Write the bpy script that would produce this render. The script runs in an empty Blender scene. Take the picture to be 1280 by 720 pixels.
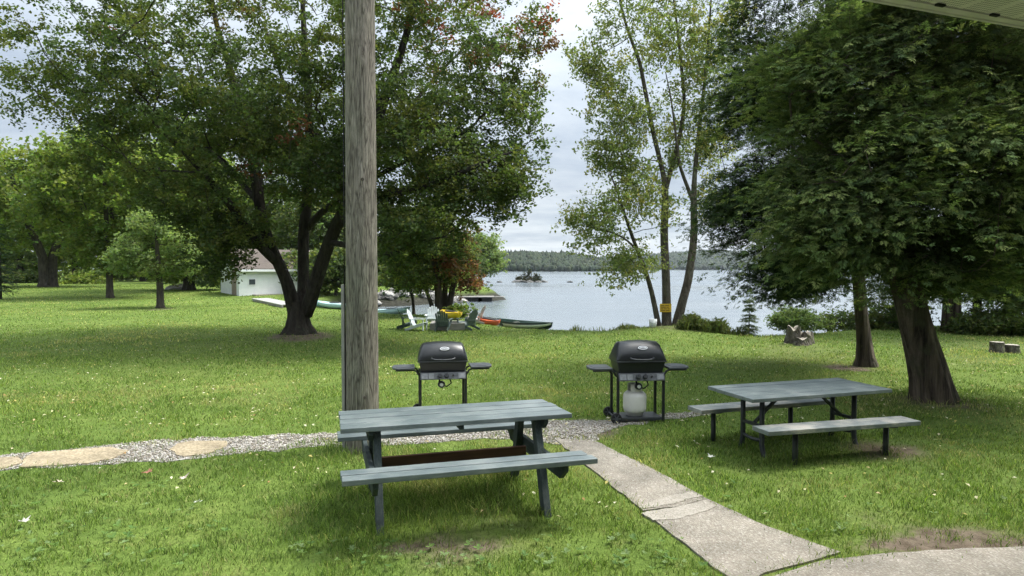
import bpy, bmesh, math, random
import numpy as np
from mathutils import Vector, Matrix

PI = math.pi
sc = bpy.context.scene
COL = sc.collection
RNG = np.random.default_rng(7)

# ------------------------------------------------------------------ camera geometry
F, Y0, H = 800.0, 336.0, 2.0
PITCH = math.atan((360 - Y0) / F)


def ray(px, py):
    x, y, z = (px - 640) / F, 1.0, (360 - py) / F
    c, s = math.cos(PITCH), math.sin(PITCH)
    return (x, y * c + z * s, -y * s + z * c)


def at(px, py, d):
    """world point seen in direction of photo pixel at forward distance d"""
    r = ray(px, py)
    t = d / r[1]
    return (r[0] * t, d, H + r[2] * t)


def gp(px, py, z=0.0):
    r = ray(px, py)
    t = (z - H) / r[2]
    return (r[0] * t, r[1] * t)


# ------------------------------------------------------------------ object helpers
def tag(o, label=None, cat=None, group=None, kind=None):
    if label: o['label'] = label
    if cat: o['category'] = cat
    if group: o['group'] = group
    if kind: o['kind'] = kind
    return o


def empty(name, loc, rz=0.0, label=None, cat=None, group=None):
    o = bpy.data.objects.new(name, None)
    o.empty_display_size = 0.2
    o.location = loc
    o.rotation_euler = (0, 0, rz)
    COL.objects.link(o)
    return tag(o, label, cat, group)


def link(name, me, mat=None, parent=None):
    o = bpy.data.objects.new(name, me)
    if mat is not None:
        me.materials.append(mat)
    COL.objects.link(o)
    if parent is not None:
        o.parent = parent
    return o


def copy_tree(o, parent=None):
    c = o.copy()
    COL.objects.link(c)
    if parent is not None:
        c.parent = parent
    for ch in list(o.children):
        copy_tree(ch, c)
    return c


class MB:
    """collects simple shapes into one mesh"""
    def __init__(self):
        self.v, self.f, self.sm = [], [], []

    def add(self, vs, fs, smooth=False):
        b = len(self.v)
        self.v += [tuple(p) for p in vs]
        self.f += [tuple(i + b for i in f) for f in fs]
        self.sm += [smooth] * len(fs)
        return self

    def box(self, c, s, rz=0.0, rot=None):
        hx, hy, hz = s[0] / 2, s[1] / 2, s[2] / 2
        M = rot if rot is not None else Matrix.Rotation(rz, 3, 'Z')
        vs = [M @ Vector((x * hx, y * hy, z * hz)) + Vector(c) for x in (-1, 1) for y in (-1, 1) for z in (-1, 1)]
        return self.add(vs, [(0, 1, 3, 2), (4, 6, 7, 5), (0, 4, 5, 1), (2, 3, 7, 6), (0, 2, 6, 4), (1, 5, 7, 3)])

    def bar(self, a, b, w, h, up=(0, 0, 1)):
        a, b = Vector(a), Vector(b)
        d = (b - a)
        L = d.length
        d.normalize()
        s = d.cross(Vector(up)).normalized()
        u = s.cross(d).normalized()
        M = Matrix((d, s, u)).transposed()
        return self.box((a + b) / 2, (L, w, h), rot=M)

    def tube(self, pts, rad, n=8, cap=True, smooth=True, ridge=0.0):
        pts = [Vector(p) for p in pts]
        if not hasattr(rad, '__len__'):
            rad = [rad] * len(pts)
        vs, fs = [], []
        ref = None
        for i, p in enumerate(pts):
            t = (pts[min(i + 1, len(pts) - 1)] - pts[max(i - 1, 0)]).normalized()
            if ref is None:
                ref = t.orthogonal().normalized()
            ref = (ref - t * ref.dot(t))
            if ref.length < 1e-5: ref = t.orthogonal()
            ref.normalize()
            bi = t.cross(ref)
            for k in range(n):
                a = 2 * PI * k / n
                rk = rad[i]
                if ridge:
                    rk *= 1 + ridge * (.5 * math.sin(a * 5 + p.z * .9) + .7 * math.sin(a * 11 - p.z * 1.3 + math.sin(p.z * 2.1)) + .5 * math.sin(a * 17 + p.z * 2.2))
                vs.append(p + (ref * math.cos(a) + bi * math.sin(a)) * rk)
        for i in range(len(pts) - 1):
            for k in range(n):
                k2 = (k + 1) % n
                fs.append((i * n + k, i * n + k2, (i + 1) * n + k2, (i + 1) * n + k))
        self.add(vs, fs, smooth)
        if cap:
            self.add(vs[:n], [tuple(reversed(range(n)))])
            self.add(vs[-n:], [tuple(range(n))])
        return self

    def lathe(self, prof, n=20, c=(0, 0, 0), smooth=True):
        vs, fs = [], []
        for r, z in prof:
            for k in range(n):
                a = 2 * PI * k / n
                vs.append((c[0] + r * math.cos(a), c[1] + r * math.sin(a), c[2] + z))
        for i in range(len(prof) - 1):
            for k in range(n):
                k2 = (k + 1) % n
                fs.append((i * n + k, i * n + k2, (i + 1) * n + k2, (i + 1) * n + k))
        return self.add(vs, fs, smooth)

    def prism(self, poly, z0, z1):
        n = len(poly)
        vs = [(p[0], p[1], z0) for p in poly] + [(p[0], p[1], z1) for p in poly]
        fs = [tuple(reversed(range(n))), tuple(range(n, 2 * n))]
        fs += [(i, (i + 1) % n, n + (i + 1) % n, n + i) for i in range(n)]
        return self.add(vs, fs)

    def xprism(self, prof, x0, x1, smooth=False):
        """profile in (y,z), extruded along x"""
        n = len(prof)
        vs = [(x0, p[0], p[1]) for p in prof] + [(x1, p[0], p[1]) for p in prof]
        self.add(vs, [(i, n + i, n + (i + 1) % n, (i + 1) % n) for i in range(n)], smooth)
        self.add(vs, [tuple(range(n)), tuple(reversed(range(n, 2 * n)))])
        return self

    def build(self, name, mat=None, parent=None, bevel=0.0, seg=2):
        me = bpy.data.meshes.new(name)
        me.from_pydata(self.v, [], self.f)
        me.polygons.foreach_set('use_smooth', np.array(self.sm, dtype=bool))
        bm = bmesh.new()
        bm.from_mesh(me)
        bmesh.ops.remove_doubles(bm, verts=bm.verts, dist=1e-5)
        bmesh.ops.recalc_face_normals(bm, faces=bm.faces)
        bm.to_mesh(me)
        bm.free()
        o = link(name, me, mat, parent)
        if bevel:
            m = o.modifiers.new('bevel', 'BEVEL')
            m.width = bevel
            m.segments = seg
            m.limit_method = 'ANGLE'
            m.angle_limit = math.radians(40)
        return o


def np_mesh(name, V, faces, cols=None, smooth=False):
    """faces: list of int arrays (N,k); cols: list of (N,3) arrays in the same order"""
    me = bpy.data.meshes.new(name)
    V = np.asarray(V, np.float32)
    me.vertices.add(len(V))
    me.vertices.foreach_set('co', V.ravel())
    loops = np.concatenate([f.ravel() for f in faces]).astype(np.int32)
    tot = np.concatenate([np.full(len(f), f.shape[1], np.int32) for f in faces])
    start = np.concatenate([[0], np.cumsum(tot)[:-1]]).astype(np.int32)
    me.loops.add(len(loops))
    me.loops.foreach_set('vertex_index', loops)
    me.polygons.add(len(tot))
    me.polygons.foreach_set('loop_start', start)
    me.polygons.foreach_set('loop_total', tot)
    if smooth:
        me.polygons.foreach_set('use_smooth', np.ones(len(tot), bool))
    if cols is not None:
        C = np.concatenate(cols).astype(np.float32)
        C = np.concatenate([C, np.ones((len(C), 1), np.float32)], 1)
        a = me.attributes.new('tint', 'FLOAT_COLOR', 'FACE')
        a.data.foreach_set('color', C.ravel())
    me.update(calc_edges=True)
    return me


# ------------------------------------------------------------------ materials
def new_mat(name):
    m = bpy.data.materials.new(name)
    m.use_nodes = True
    nt = m.node_tree
    nt.nodes.clear()
    out = nt.nodes.new('ShaderNodeOutputMaterial')
    return m, nt, out


def N(nt, typ, **kw):
    n = nt.nodes.new(typ)
    for k, v in kw.items():
        if k.startswith('i_'):
            key = k[2:]
            n.inputs[int(key) if key.isdigit() else key.replace('_', ' ')].default_value = v
        else:
            setattr(n, k, v)
    return n


def ramp(nt, stops, interp='LINEAR'):
    r = nt.nodes.new('ShaderNodeValToRGB')
    r.color_ramp.interpolation = interp
    e = r.color_ramp.elements
    while len(e) < len(stops): e.new(0.5)
    for i, (p, c) in enumerate(stops):
        e[i].position = p
        e[i].color = (*c, 1) if len(c) == 3 else c
    return r


def mix(nt, fac, a, b, mode='MIX'):
    m = nt.nodes.new('ShaderNodeMix')
    m.data_type = 'RGBA'
    m.blend_type = mode
    for sock, v in ((m.inputs[0], fac), (m.inputs[6], a), (m.inputs[7], b)):
        if hasattr(v, 'is_linked'):
            nt.links.new(v, sock)
        elif isinstance(v, (int, float)):
            sock.default_value = v
        else:
            sock.default_value = (*v, 1)
    return m.outputs[2]


def coords(nt, scale=(1, 1, 1), kind='Object'):
    tc = N(nt, 'ShaderNodeTexCoord')
    mp = N(nt, 'ShaderNodeMapping')
    mp.inputs['Scale'].default_value = scale
    nt.links.new(tc.outputs[kind], mp.inputs['Vector'])
    return mp.outputs['Vector']


def noise(nt, vec, scale, detail=4, rough=0.55, dist=0.0):
    n = N(nt, 'ShaderNodeTexNoise')
    n.inputs['Scale'].default_value = scale
    n.inputs['Detail'].default_value = detail
    n.inputs['Roughness'].default_value = rough
    n.inputs['Distortion'].default_value = dist
    nt.links.new(vec, n.inputs['Vector'])
    return n.outputs['Fac']


def bump(nt, height, strength, dist=0.01):
    b = N(nt, 'ShaderNodeBump')
    b.inputs['Strength'].default_value = strength
    b.inputs['Distance'].default_value = dist
    nt.links.new(height, b.inputs['Height'])
    return b.outputs['Normal']


def surf(nt, out, color, rough=0.7, normal=None, metal=0.0, spec=0.5):
    p = N(nt, 'ShaderNodeBsdfPrincipled')
    p.inputs['Roughness'].default_value = rough
    p.inputs['Metallic'].default_value = metal
    p.inputs['Specular IOR Level'].default_value = spec
    if hasattr(color, 'is_linked'):
        nt.links.new(color, p.inputs['Base Color'])
    else:
        p.inputs['Base Color'].default_value = (*color, 1)
    if normal is not None:
        nt.links.new(normal, p.inputs['Normal'])
    nt.links.new(p.outputs[0], out.inputs['Surface'])
    return p


def plain(name, c, rough=0.6, metal=0.0, var=0.25, scale=8.0, bumpy=0.15, spec=0.5):
    m, nt, out = new_mat(name)
    v = coords(nt)
    f = noise(nt, v, scale, 5, 0.65)
    r = ramp(nt, [(0.3, tuple(x * (1 - var) for x in c)), (0.7, tuple(min(1, x * (1 + var)) for x in c))])
    nt.links.new(f, r.inputs[0])
    f2 = noise(nt, v, scale * 9, 3)
    surf(nt, out, r.outputs[0], rough, bump(nt, f2, bumpy, 0.004) if bumpy else None, metal, spec)
    return m


def wood(name, c1, c2, axis='x', worn=None, worn_amt=0.5, rough=0.65, grain=1.0, spec=0.4):
    """grain runs along the object's local axis"""
    m, nt, out = new_mat(name)
    k = {'x': (2.2, 55, 55), 'y': (55, 2.2, 55), 'z': (55, 55, 2.2)}[axis]
    v = coords(nt, k)
    g = noise(nt, v, grain, 6, 0.65, 0.6)
    v2 = coords(nt, tuple(x * 3 for x in k))
    g2 = noise(nt, v2, grain, 4, 0.7)
    big = noise(nt, coords(nt, (1, 1, 1)), 3.0, 5, 0.6)
    r = ramp(nt, [(0.32, c1), (0.68, c2)])
    nt.links.new(g, r.inputs[0])
    col = r.outputs[0]
    if worn:
        w = ramp(nt, [(0.5, (0, 0, 0)), (0.62, (1, 1, 1))])
        mm = N(nt, 'ShaderNodeMath', operation='MULTIPLY')
        nt.links.new(g2, mm.inputs[0])
        nt.links.new(big, mm.inputs[1])
        ad = N(nt, 'ShaderNodeMath', operation='MULTIPLY', i_1=2.0)
        nt.links.new(mm.outputs[0], ad.inputs[0])
        nt.links.new(ad.outputs[0], w.inputs[0])
        sc_ = N(nt, 'ShaderNodeMath', operation='MULTIPLY', i_1=worn_amt)
        nt.links.new(w.outputs[0], sc_.inputs[0])
        col = mix(nt, sc_.outputs[0], col, worn)
    b = ramp(nt, [(0.3, (0.75, 0.75, 0.75)), (0.7, (1.15, 1.15, 1.15))])
    nt.links.new(big, b.inputs[0])
    col = mix(nt, 1.0, col, b.outputs[0], 'MULTIPLY')
    surf(nt, out, col, rough, bump(nt, g2, 0.35, 0.004), 0, spec)
    return m


def leaf_mat(name, trans=0.4, rough=0.55, spec=0.35):
    m, nt, out = new_mat(name)
    a = N(nt, 'ShaderNodeAttribute', attribute_name='tint')
    p = N(nt, 'ShaderNodeBsdfPrincipled')
    p.inputs['Roughness'].default_value = rough
    p.inputs['Specular IOR Level'].default_value = spec
    nt.links.new(a.outputs['Color'], p.inputs['Base Color'])
    t = N(nt, 'ShaderNodeBsdfTranslucent')
    tc = mix(nt, 1.0, a.outputs['Color'], (1.25, 1.35, 0.75), 'MULTIPLY')
    nt.links.new(tc, t.inputs['Color'])
    ms = N(nt, 'ShaderNodeMixShader')
    ms.inputs[0].default_value = trans
    nt.links.new(p.outputs[0], ms.inputs[1])
    nt.links.new(t.outputs[0], ms.inputs[2])
    nt.links.new(ms.outputs[0], out.inputs['Surface'])
    return m


def bark(name, c1, c2, zs=0.25, scale=9.0, moss=None):
    m, nt, out = new_mat(name)
    v = coords(nt, (1, 1, zs))
    f = noise(nt, v, scale, 8, 0.7, 0.4)
    vo = N(nt, 'ShaderNodeTexVoronoi', feature='DISTANCE_TO_EDGE')
    vo.inputs['Scale'].default_value = scale * 1.3
    nt.links.new(v, vo.inputs['Vector'])
    r = ramp(nt, [(0.35, c1), (0.7, c2)])
    nt.links.new(f, r.inputs[0])
    col = r.outputs[0]
    if moss:
        mf = ramp(nt, [(0.52, (0, 0, 0)), (0.66, (1, 1, 1))])
        nt.links.new(noise(nt, coords(nt), 2.3, 5, 0.7), mf.inputs[0])
        col = mix(nt, mf.outputs[0], col, moss)
    mm = N(nt, 'ShaderNodeMath', operation='MULTIPLY_ADD', i_1=1.4)
    nt.links.new(vo.outputs['Distance'], mm.inputs[0])
    nt.links.new(f, mm.inputs[2])
    surf(nt, out, col, 0.9, bump(nt, mm.outputs[0], 0.9, 0.05), 0, 0.2)
    return m


MAT = {}
MAT['leaf'] = leaf_mat('leaf', 0.5, .6, .18)
MAT['needle'] = leaf_mat('needle', 0.35, 0.8, 0.05)
MAT['blade'] = leaf_mat('grass_blade', 0.40, 0.55, 0.15)
MAT['dead_leaf'] = leaf_mat('dead_leaf', 0.15, 0.7, 0.2)
MAT['bark_maple'] = bark('bark_maple', (0.014, 0.012, 0.010), (0.062, 0.053, 0.042), 0.22, 8, (0.042, 0.046, 0.032))
MAT['bark_poplar'] = bark('bark_poplar', (0.045, 0.038, 0.03), (0.16, 0.14, 0.11), 0.3, 12, (0.12, 0.12, 0.09))
MAT['bark_cedar'] = bark('bark_cedar', (0.012, 0.009, 0.007), (0.19, 0.15, 0.115), 0.07, 8, (0.055, 0.055, 0.032))
MAT['bark_dark'] = bark('bark_dark', (0.03, 0.026, 0.02), (0.1, 0.088, 0.07), 0.3, 6)

# painted weathered table wood
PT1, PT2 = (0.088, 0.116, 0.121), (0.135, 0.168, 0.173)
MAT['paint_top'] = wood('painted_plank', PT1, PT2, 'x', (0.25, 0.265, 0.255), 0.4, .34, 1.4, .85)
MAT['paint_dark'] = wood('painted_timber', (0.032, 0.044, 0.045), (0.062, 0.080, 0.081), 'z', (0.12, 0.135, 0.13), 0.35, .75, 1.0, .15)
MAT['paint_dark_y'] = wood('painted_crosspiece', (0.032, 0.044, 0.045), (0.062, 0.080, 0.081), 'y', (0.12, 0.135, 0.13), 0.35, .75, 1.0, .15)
MAT['brown_plank'] = wood('brown_plank', (0.05, 0.022, 0.012), (0.11, 0.05, 0.028), 'x')
MAT['paint_worn'] = wood('worn_plank', (0.10, 0.125, 0.128), (0.165, 0.19, 0.19), 'x', (0.36, 0.335, 0.295), 0.75, .45, 1.0, .7)
MAT['black_pipe'] = plain('black_pipe', (0.018, 0.022, 0.024), 0.5, 0.0, 0.4, 14)
MAT['pole_wood'] = None
MAT['black_enamel'] = plain('black_enamel', (0.016, 0.018, 0.02), 0.34, 0.0, 0.2, 5, 0.03)
MAT['black_plastic'] = plain('black_plastic', (0.03, 0.034, 0.038), 0.45, 0, 0.2, 9, 0.1)
MAT['shelf_plastic'] = plain('shelf_plastic', (0.06, 0.068, 0.075), 0.5, 0, 0.25, 6, 0.1)
MAT['panel_metal'] = plain('panel_metal', (0.11, 0.116, 0.124), 0.45, 0.3, 0.45, 24, 0.05)
MAT['white_metal'] = plain('tank_white', (0.66, 0.65, 0.60), 0.45, 0, 0.1, 4, 0.05)
MAT['brass'] = plain('brass', (0.22, 0.16, 0.07), 0.45, 0.7, 0.2, 20)
MAT['chrome'] = plain('chrome_badge', (0.72, 0.73, 0.74), 0.3, 0.3, 0.05, 20, 0)
MAT['rubber'] = plain('rubber', (0.012, 0.012, 0.013), 0.8, 0)
MAT['white_paint'] = plain('white_paint', (0.74, 0.76, 0.77), 0.6, 0, 0.06, 3)
MAT['chair_white'] = wood('chair_white', (0.55, 0.62, 0.64), (0.72, 0.77, 0.78), 'z')
MAT['chair_green'] = wood('chair_green', (0.03, 0.055, 0.05), (0.065, 0.10, 0.09), 'z')
MAT['chair_grey'] = wood('chair_grey', (0.08, 0.12, 0.11), (0.16, 0.20, 0.19), 'z')
MAT['chair_worn'] = wood('chair_worn', (0.33, 0.30, 0.28), (0.55, 0.50, 0.47), 'z')
MAT['grey_plank'] = wood('grey_plank', (0.22, 0.21, 0.19), (0.38, 0.36, 0.33), 'x')
MAT['yellow_hull'] = plain('yellow_hull', (0.72, 0.50, 0.03), 0.4, 0, 0.08)
MAT['orange_hull'] = plain('orange_hull', (0.75, 0.16, 0.06), 0.4, 0, 0.1)
MAT['teal_hull'] = plain('teal_hull', (0.12, 0.25, 0.25), 0.4, 0, 0.12)
MAT['pale_hull'] = plain('pale_blue_hull', (0.42, 0.60, 0.62), 0.4, 0, 0.1)
MAT['green_hull'] = plain('green_hull', (0.022, 0.055, 0.04), 0.4, 0, 0.15)
MAT['lime_stripe'] = plain('lime_stripe', (0.66, 0.76, 0.52), 0.45, 0, 0.08)
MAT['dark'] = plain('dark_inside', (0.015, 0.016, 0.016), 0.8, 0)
MAT['stone'] = plain('stone', (0.30, 0.29, 0.27), 0.85, 0, 0.35, 3, 0.5)
MAT['dark_stone'] = plain('dark_stone', (0.10, 0.098, 0.09), 0.9, 0, 0.4, 2, 0.5)
MAT['sign_yellow'] = plain('sign_yellow', (0.58, 0.37, 0.02), 0.5, 0, 0.1)
MAT['sign_ink'] = plain('sign_ink', (0.06, 0.035, 0.01), 0.6, 0)
MAT['shingle'] = None
MAT['stump'] = bark('stump_wood', (0.05, 0.042, 0.033), (0.22, 0.2, 0.17), 0.5, 9, (0.1, 0.11, 0.05))
MAT['cut_wood'] = plain('cut_wood', (0.33, 0.30, 0.25), 0.85, 0, 0.25, 6, 0.3)


def pole_material():
    m, nt, out = new_mat('weathered_pole')
    v = coords(nt, (4.2, 4.2, 0.75))
    f = noise(nt, v, 2.0, 9, 0.72, 3.2)
    fine = noise(nt, coords(nt, (42, 42, 1.1)), 1.6, 6, 0.75, 0.8)
    big = noise(nt, coords(nt, (1, 1, 0.5)), 1.6, 4)
    r = ramp(nt, [(0.37, (0.045, 0.041, 0.034)), (0.45, (0.135, 0.125, 0.105)), (0.54, (0.215, 0.203, 0.175)), (0.66, (0.31, 0.298, 0.265))])
    mm = N(nt, 'ShaderNodeMath', operation='MULTIPLY_ADD', i_1=0.68, i_2=0.0)
    nt.links.new(f, mm.inputs[0])
    ma = N(nt, 'ShaderNodeMath', operation='MULTIPLY_ADD', i_1=0.32)
    nt.links.new(fine, ma.inputs[0])
    nt.links.new(mm.outputs[0], ma.inputs[2])
    nt.links.new(ma.outputs[0], r.inputs[0])
    wv = N(nt, 'ShaderNodeTexWave', wave_type='BANDS', bands_direction='DIAGONAL', wave_profile='SAW')
    wv.inputs['Scale'].default_value = 2.6
    wv.inputs['Distortion'].default_value = 14.0
    wv.inputs['Detail'].default_value = 4.0
    wv.inputs['Detail Scale'].default_value = 1.3
    wv.inputs['Detail Roughness'].default_value = 0.6
    nt.links.new(coords(nt, (7, 7, 0.45)), wv.inputs['Vector'])
    wr = ramp(nt, [(0.0, (0.62, 0.62, 0.62)), (0.35, (1, 1, 1)), (1.0, (1.12, 1.12, 1.12))])
    nt.links.new(wv.outputs['Fac'], wr.inputs[0])
    g = ramp(nt, [(0.35, (0.86, 0.9, 0.8)), (0.65, (1.05, 1.0, 0.97))])
    nt.links.new(big, g.inputs[0])
    # fine drying checks
    vo = N(nt, 'ShaderNodeTexVoronoi', feature='DISTANCE_TO_EDGE')
    vo.inputs['Scale'].default_value = 1.0
    vo.inputs['Randomness'].default_value = 1.0
    vv = N(nt, 'ShaderNodeVectorMath', operation='ADD')
    nt.links.new(coords(nt, (46, 46, 2.6)), vv.inputs[0])
    nn = N(nt, 'ShaderNodeTexNoise')
    nn.inputs['Scale'].default_value = 0.4
    nt.links.new(coords(nt, (10, 10, 2)), nn.inputs['Vector'])
    nt.links.new(nn.outputs['Color'], vv.inputs[1])
    nt.links.new(vv.outputs[0], vo.inputs['Vector'])
    ck = ramp(nt, [(0.0, (0.25, 0.25, 0.25)), (0.10, (1, 1, 1))])
    nt.links.new(vo.outputs['Distance'], ck.inputs[0])
    col = mix(nt, 1.0, r.outputs[0], g.outputs[0], 'MULTIPLY')
    col = mix(nt, 0.5, col, wr.outputs[0], 'MULTIPLY')
    col = mix(nt, 0.8, col, mix(nt, 1.0, col, ck.outputs[0], 'MULTIPLY'))
    hh = N(nt, 'ShaderNodeMath', operation='MULTIPLY')
    nt.links.new(ma.outputs[0], hh.inputs[0])
    nt.links.new(ck.outputs[0], hh.inputs[1])
    surf(nt, out, col, 0.85, bump(nt, hh.outputs[0], 0.8, 0.012), 0, 0.25)
    return m


MAT['pole_wood'] = pole_material()


def shingle_material():
    m, nt, out = new_mat('brown_shingles')
    b = N(nt, 'ShaderNodeTexBrick')
    b.inputs['Color1'].default_value = (0.098, 0.084, 0.074, 1)
    b.inputs['Color2'].default_value = (0.132, 0.115, 0.102, 1)
    b.inputs['Mortar'].default_value = (0.09, 0.07, 0.06, 1)
    b.inputs['Scale'].default_value = 3.0
    b.inputs['Mortar Size'].default_value = 0.02
    nt.links.new(coords(nt), b.inputs['Vector'])
    surf(nt, out, b.outputs['Color'], 0.9, None, 0, 0.2)
    return m


MAT['shingle'] = shingle_material()

# ------------------------------------------------------------------ terrain
WATER_Z = -0.9
LAND = [(-4000, -60), (4000, -60), (4000, 26), (400, 26), (60, 32), (26, 26.0), (18, 23.6), (13, 22.4), (10.2, 20.6), (8.6, 19.6),
        (7.1, 19.4), (5.9, 22.0), (4.4, 22.2), (2.9, 21.0), (1.4, 21.4), (0.2, 22.0), (-0.6, 23.2), (-1.3, 25.2), (-2.2, 27.4), (-3.6, 28.4),
        (-5.0, 28.6), (-8.3, 32.0), (-10.8, 35.5), (-13.0, 40.0), (-12.6, 46.0), (-11.0, 49.0), (-8.7, 51.0), (-6.8, 54.5),
        (-4.6, 57.0), (-2.4, 58.5), (-1.6, 60.5), (-2.2, 66), (-3.8, 78), (-8, 110), (-20, 160), (-70, 300), (-400, 700), (-4000, 900)]
LANDA = np.array(LAND, float)


def seg_dist(P, poly):
    A = poly
    B = np.roll(poly, -1, 0)
    best = np.full(len(P), 1e9)
    for a, b in zip(A, B):
        ab = b - a
        t = np.clip(((P - a) @ ab) / (ab @ ab), 0, 1)
        d = P - (a + t[:, None] * ab)
        best = np.minimum(best, np.hypot(d[:, 0], d[:, 1]))
    return best


def inside(P, poly):
    A = np.asarray(poly, float)
    B = np.roll(A, -1, 0)
    r = np.zeros(len(P), bool)
    for a, b in zip(A, B):
        c = (a[1] > P[:, 1]) != (b[1] > P[:, 1])
        if abs(b[1] - a[1]) < 1e-12: continue
        xi = (b[0] - a[0]) * (P[:, 1] - a[1]) / (b[1] - a[1]) + a[0]
        r ^= c & (P[:, 0] < xi)
    return r


def land_sd(P):
    P = np.asarray(P, float)
    d = seg_dist(P, LANDA)
    return np.where(inside(P, LANDA), d, -d)


def gz(x, y):
    x = np.atleast_1d(np.asarray(x, float))
    y = np.atleast_1d(np.asarray(y, float))
    sd = land_sd(np.stack([x, y], 1))
    s = np.clip(0.35 - sd, 0, 10)
    z = -np.minimum(s * 0.62 * np.clip(s / 0.5, 0, 1), 2.6)
    z = z + 0.085 * np.exp(-(((x - 3.5) / 1.7) ** 2 + ((y - 6.9) / 1.1) ** 2))
    z = z + 0.012 * np.sin(x * 1.7 + 0.6 * y) * np.sin(y * 1.3 + 1) + 0.02 * np.sin(x * 0.31 + 1) * np.sin(y * 0.27)
    z = z + np.where(y > 44, 0.30 * np.clip((y - 44) / 8, 0, 1), 0) * np.clip(sd / 2.0, 0, 1)
    for cx, cy, r, h in MOUNDS:
        z = z + h * np.exp(-((x - cx) ** 2 + (y - cy) ** 2) / r ** 2)
    return z


MAPLE = gp(374, 421)
CEDA = gp(1172, 505)
CEDB = gp(1083, 457)
MOUNDS = [(MAPLE[0], MAPLE[1], 1.1, 0.10), (CEDA[0], CEDA[1], 0.8, 0.06), (5.5, 22.0, 1.3, 0.07)]
for p in (gp(997, 433),):
    MOUNDS.append((p[0], p[1], 0.55, 0.13))

# bare patches (px ellipses on the ground: centre, half-width, half-height, strength)
DIRT_PX = [(560, 688, 85, 16, .8), (620, 655, 70, 14, .3), (1105, 573, 55, 10, .8), (1060, 460, 32, 4, .9), (1180, 506, 60, 9, .7), (1010, 440, 60, 8, .35),
           (375, 423, 42, 5, .8), (850, 408, 60, 6, .5), (1210, 681, 130, 12, .95), (1100, 684, 60, 9, .8), (1090, 660, 40, 8, .5), (735, 538, 45, 12, .8), (960, 452, 120, 8, .25),
           (200, 560, 90, 4, .35), (1180, 450, 80, 10, .3), (300, 556, 60, 5, .4), (835, 650, 30, 8, .3), (1200, 430, 100, 8, .3), (200, 387, 16, 2, .6), (450, 565, 30, 6, .4)]
DIRT = []
for px, py, w, h, s in DIRT_PX:
    c = gp(px, py)
    e = gp(px + w, py)
    n_ = gp(px, py - h)
    DIRT.append((c[0], c[1], abs(e[0] - c[0]), abs(n_[1] - c[1]) + 0.05, s))


def dirt_amt(x, y):
    a = np.zeros(len(x))
    for cx, cy, rx, ry, s in DIRT:
        q = ((x - cx) / rx) ** 2 + ((y - cy) / ry) ** 2
        a = np.maximum(a, s * np.clip(1.5 - q, 0, 1))
    return a


def axis_pts(parts):
    out = []
    for a, b, st in parts:
        out.append(np.arange(a, b, st))
    return np.concatenate(out)


ax = axis_pts([(-4000, -400, 400), (-400, -80, 20), (-80, -26, 2), (-26, 26, 0.28), (26, 80, 2), (80, 400, 20), (400, 4001, 400)])
ay = axis_pts([(-60, -4, 6), (-4, 32, 0.25), (32, 70, 0.7), (70, 130, 3), (130, 400, 20), (400, 4800, 400)])
GX, GY = np.meshgrid(ax, ay)
gx, gy = GX.ravel(), GY.ravel()
gzv = gz(gx, gy)
nx, ny = len(ax), len(ay)
ii = (np.arange(ny - 1)[:, None] * nx + np.arange(nx - 1)[None, :]).ravel()
quads = np.stack([ii, ii + 1, ii + nx + 1, ii + nx], 1)
me = np_mesh('lawn', np.stack([gx, gy, gzv], 1), [quads], None, True)
da = me.attributes.new('bare', 'FLOAT', 'POINT')
sdg = land_sd(np.stack([gx, gy], 1))
da.data.foreach_set('value', dirt_amt(gx, gy).astype(np.float32))
sa = me.attributes.new('shore', 'FLOAT', 'POINT')
sa.data.foreach_set('value', np.clip((0.2 - sdg) / .4, 0, 1).astype(np.float32))


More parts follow.
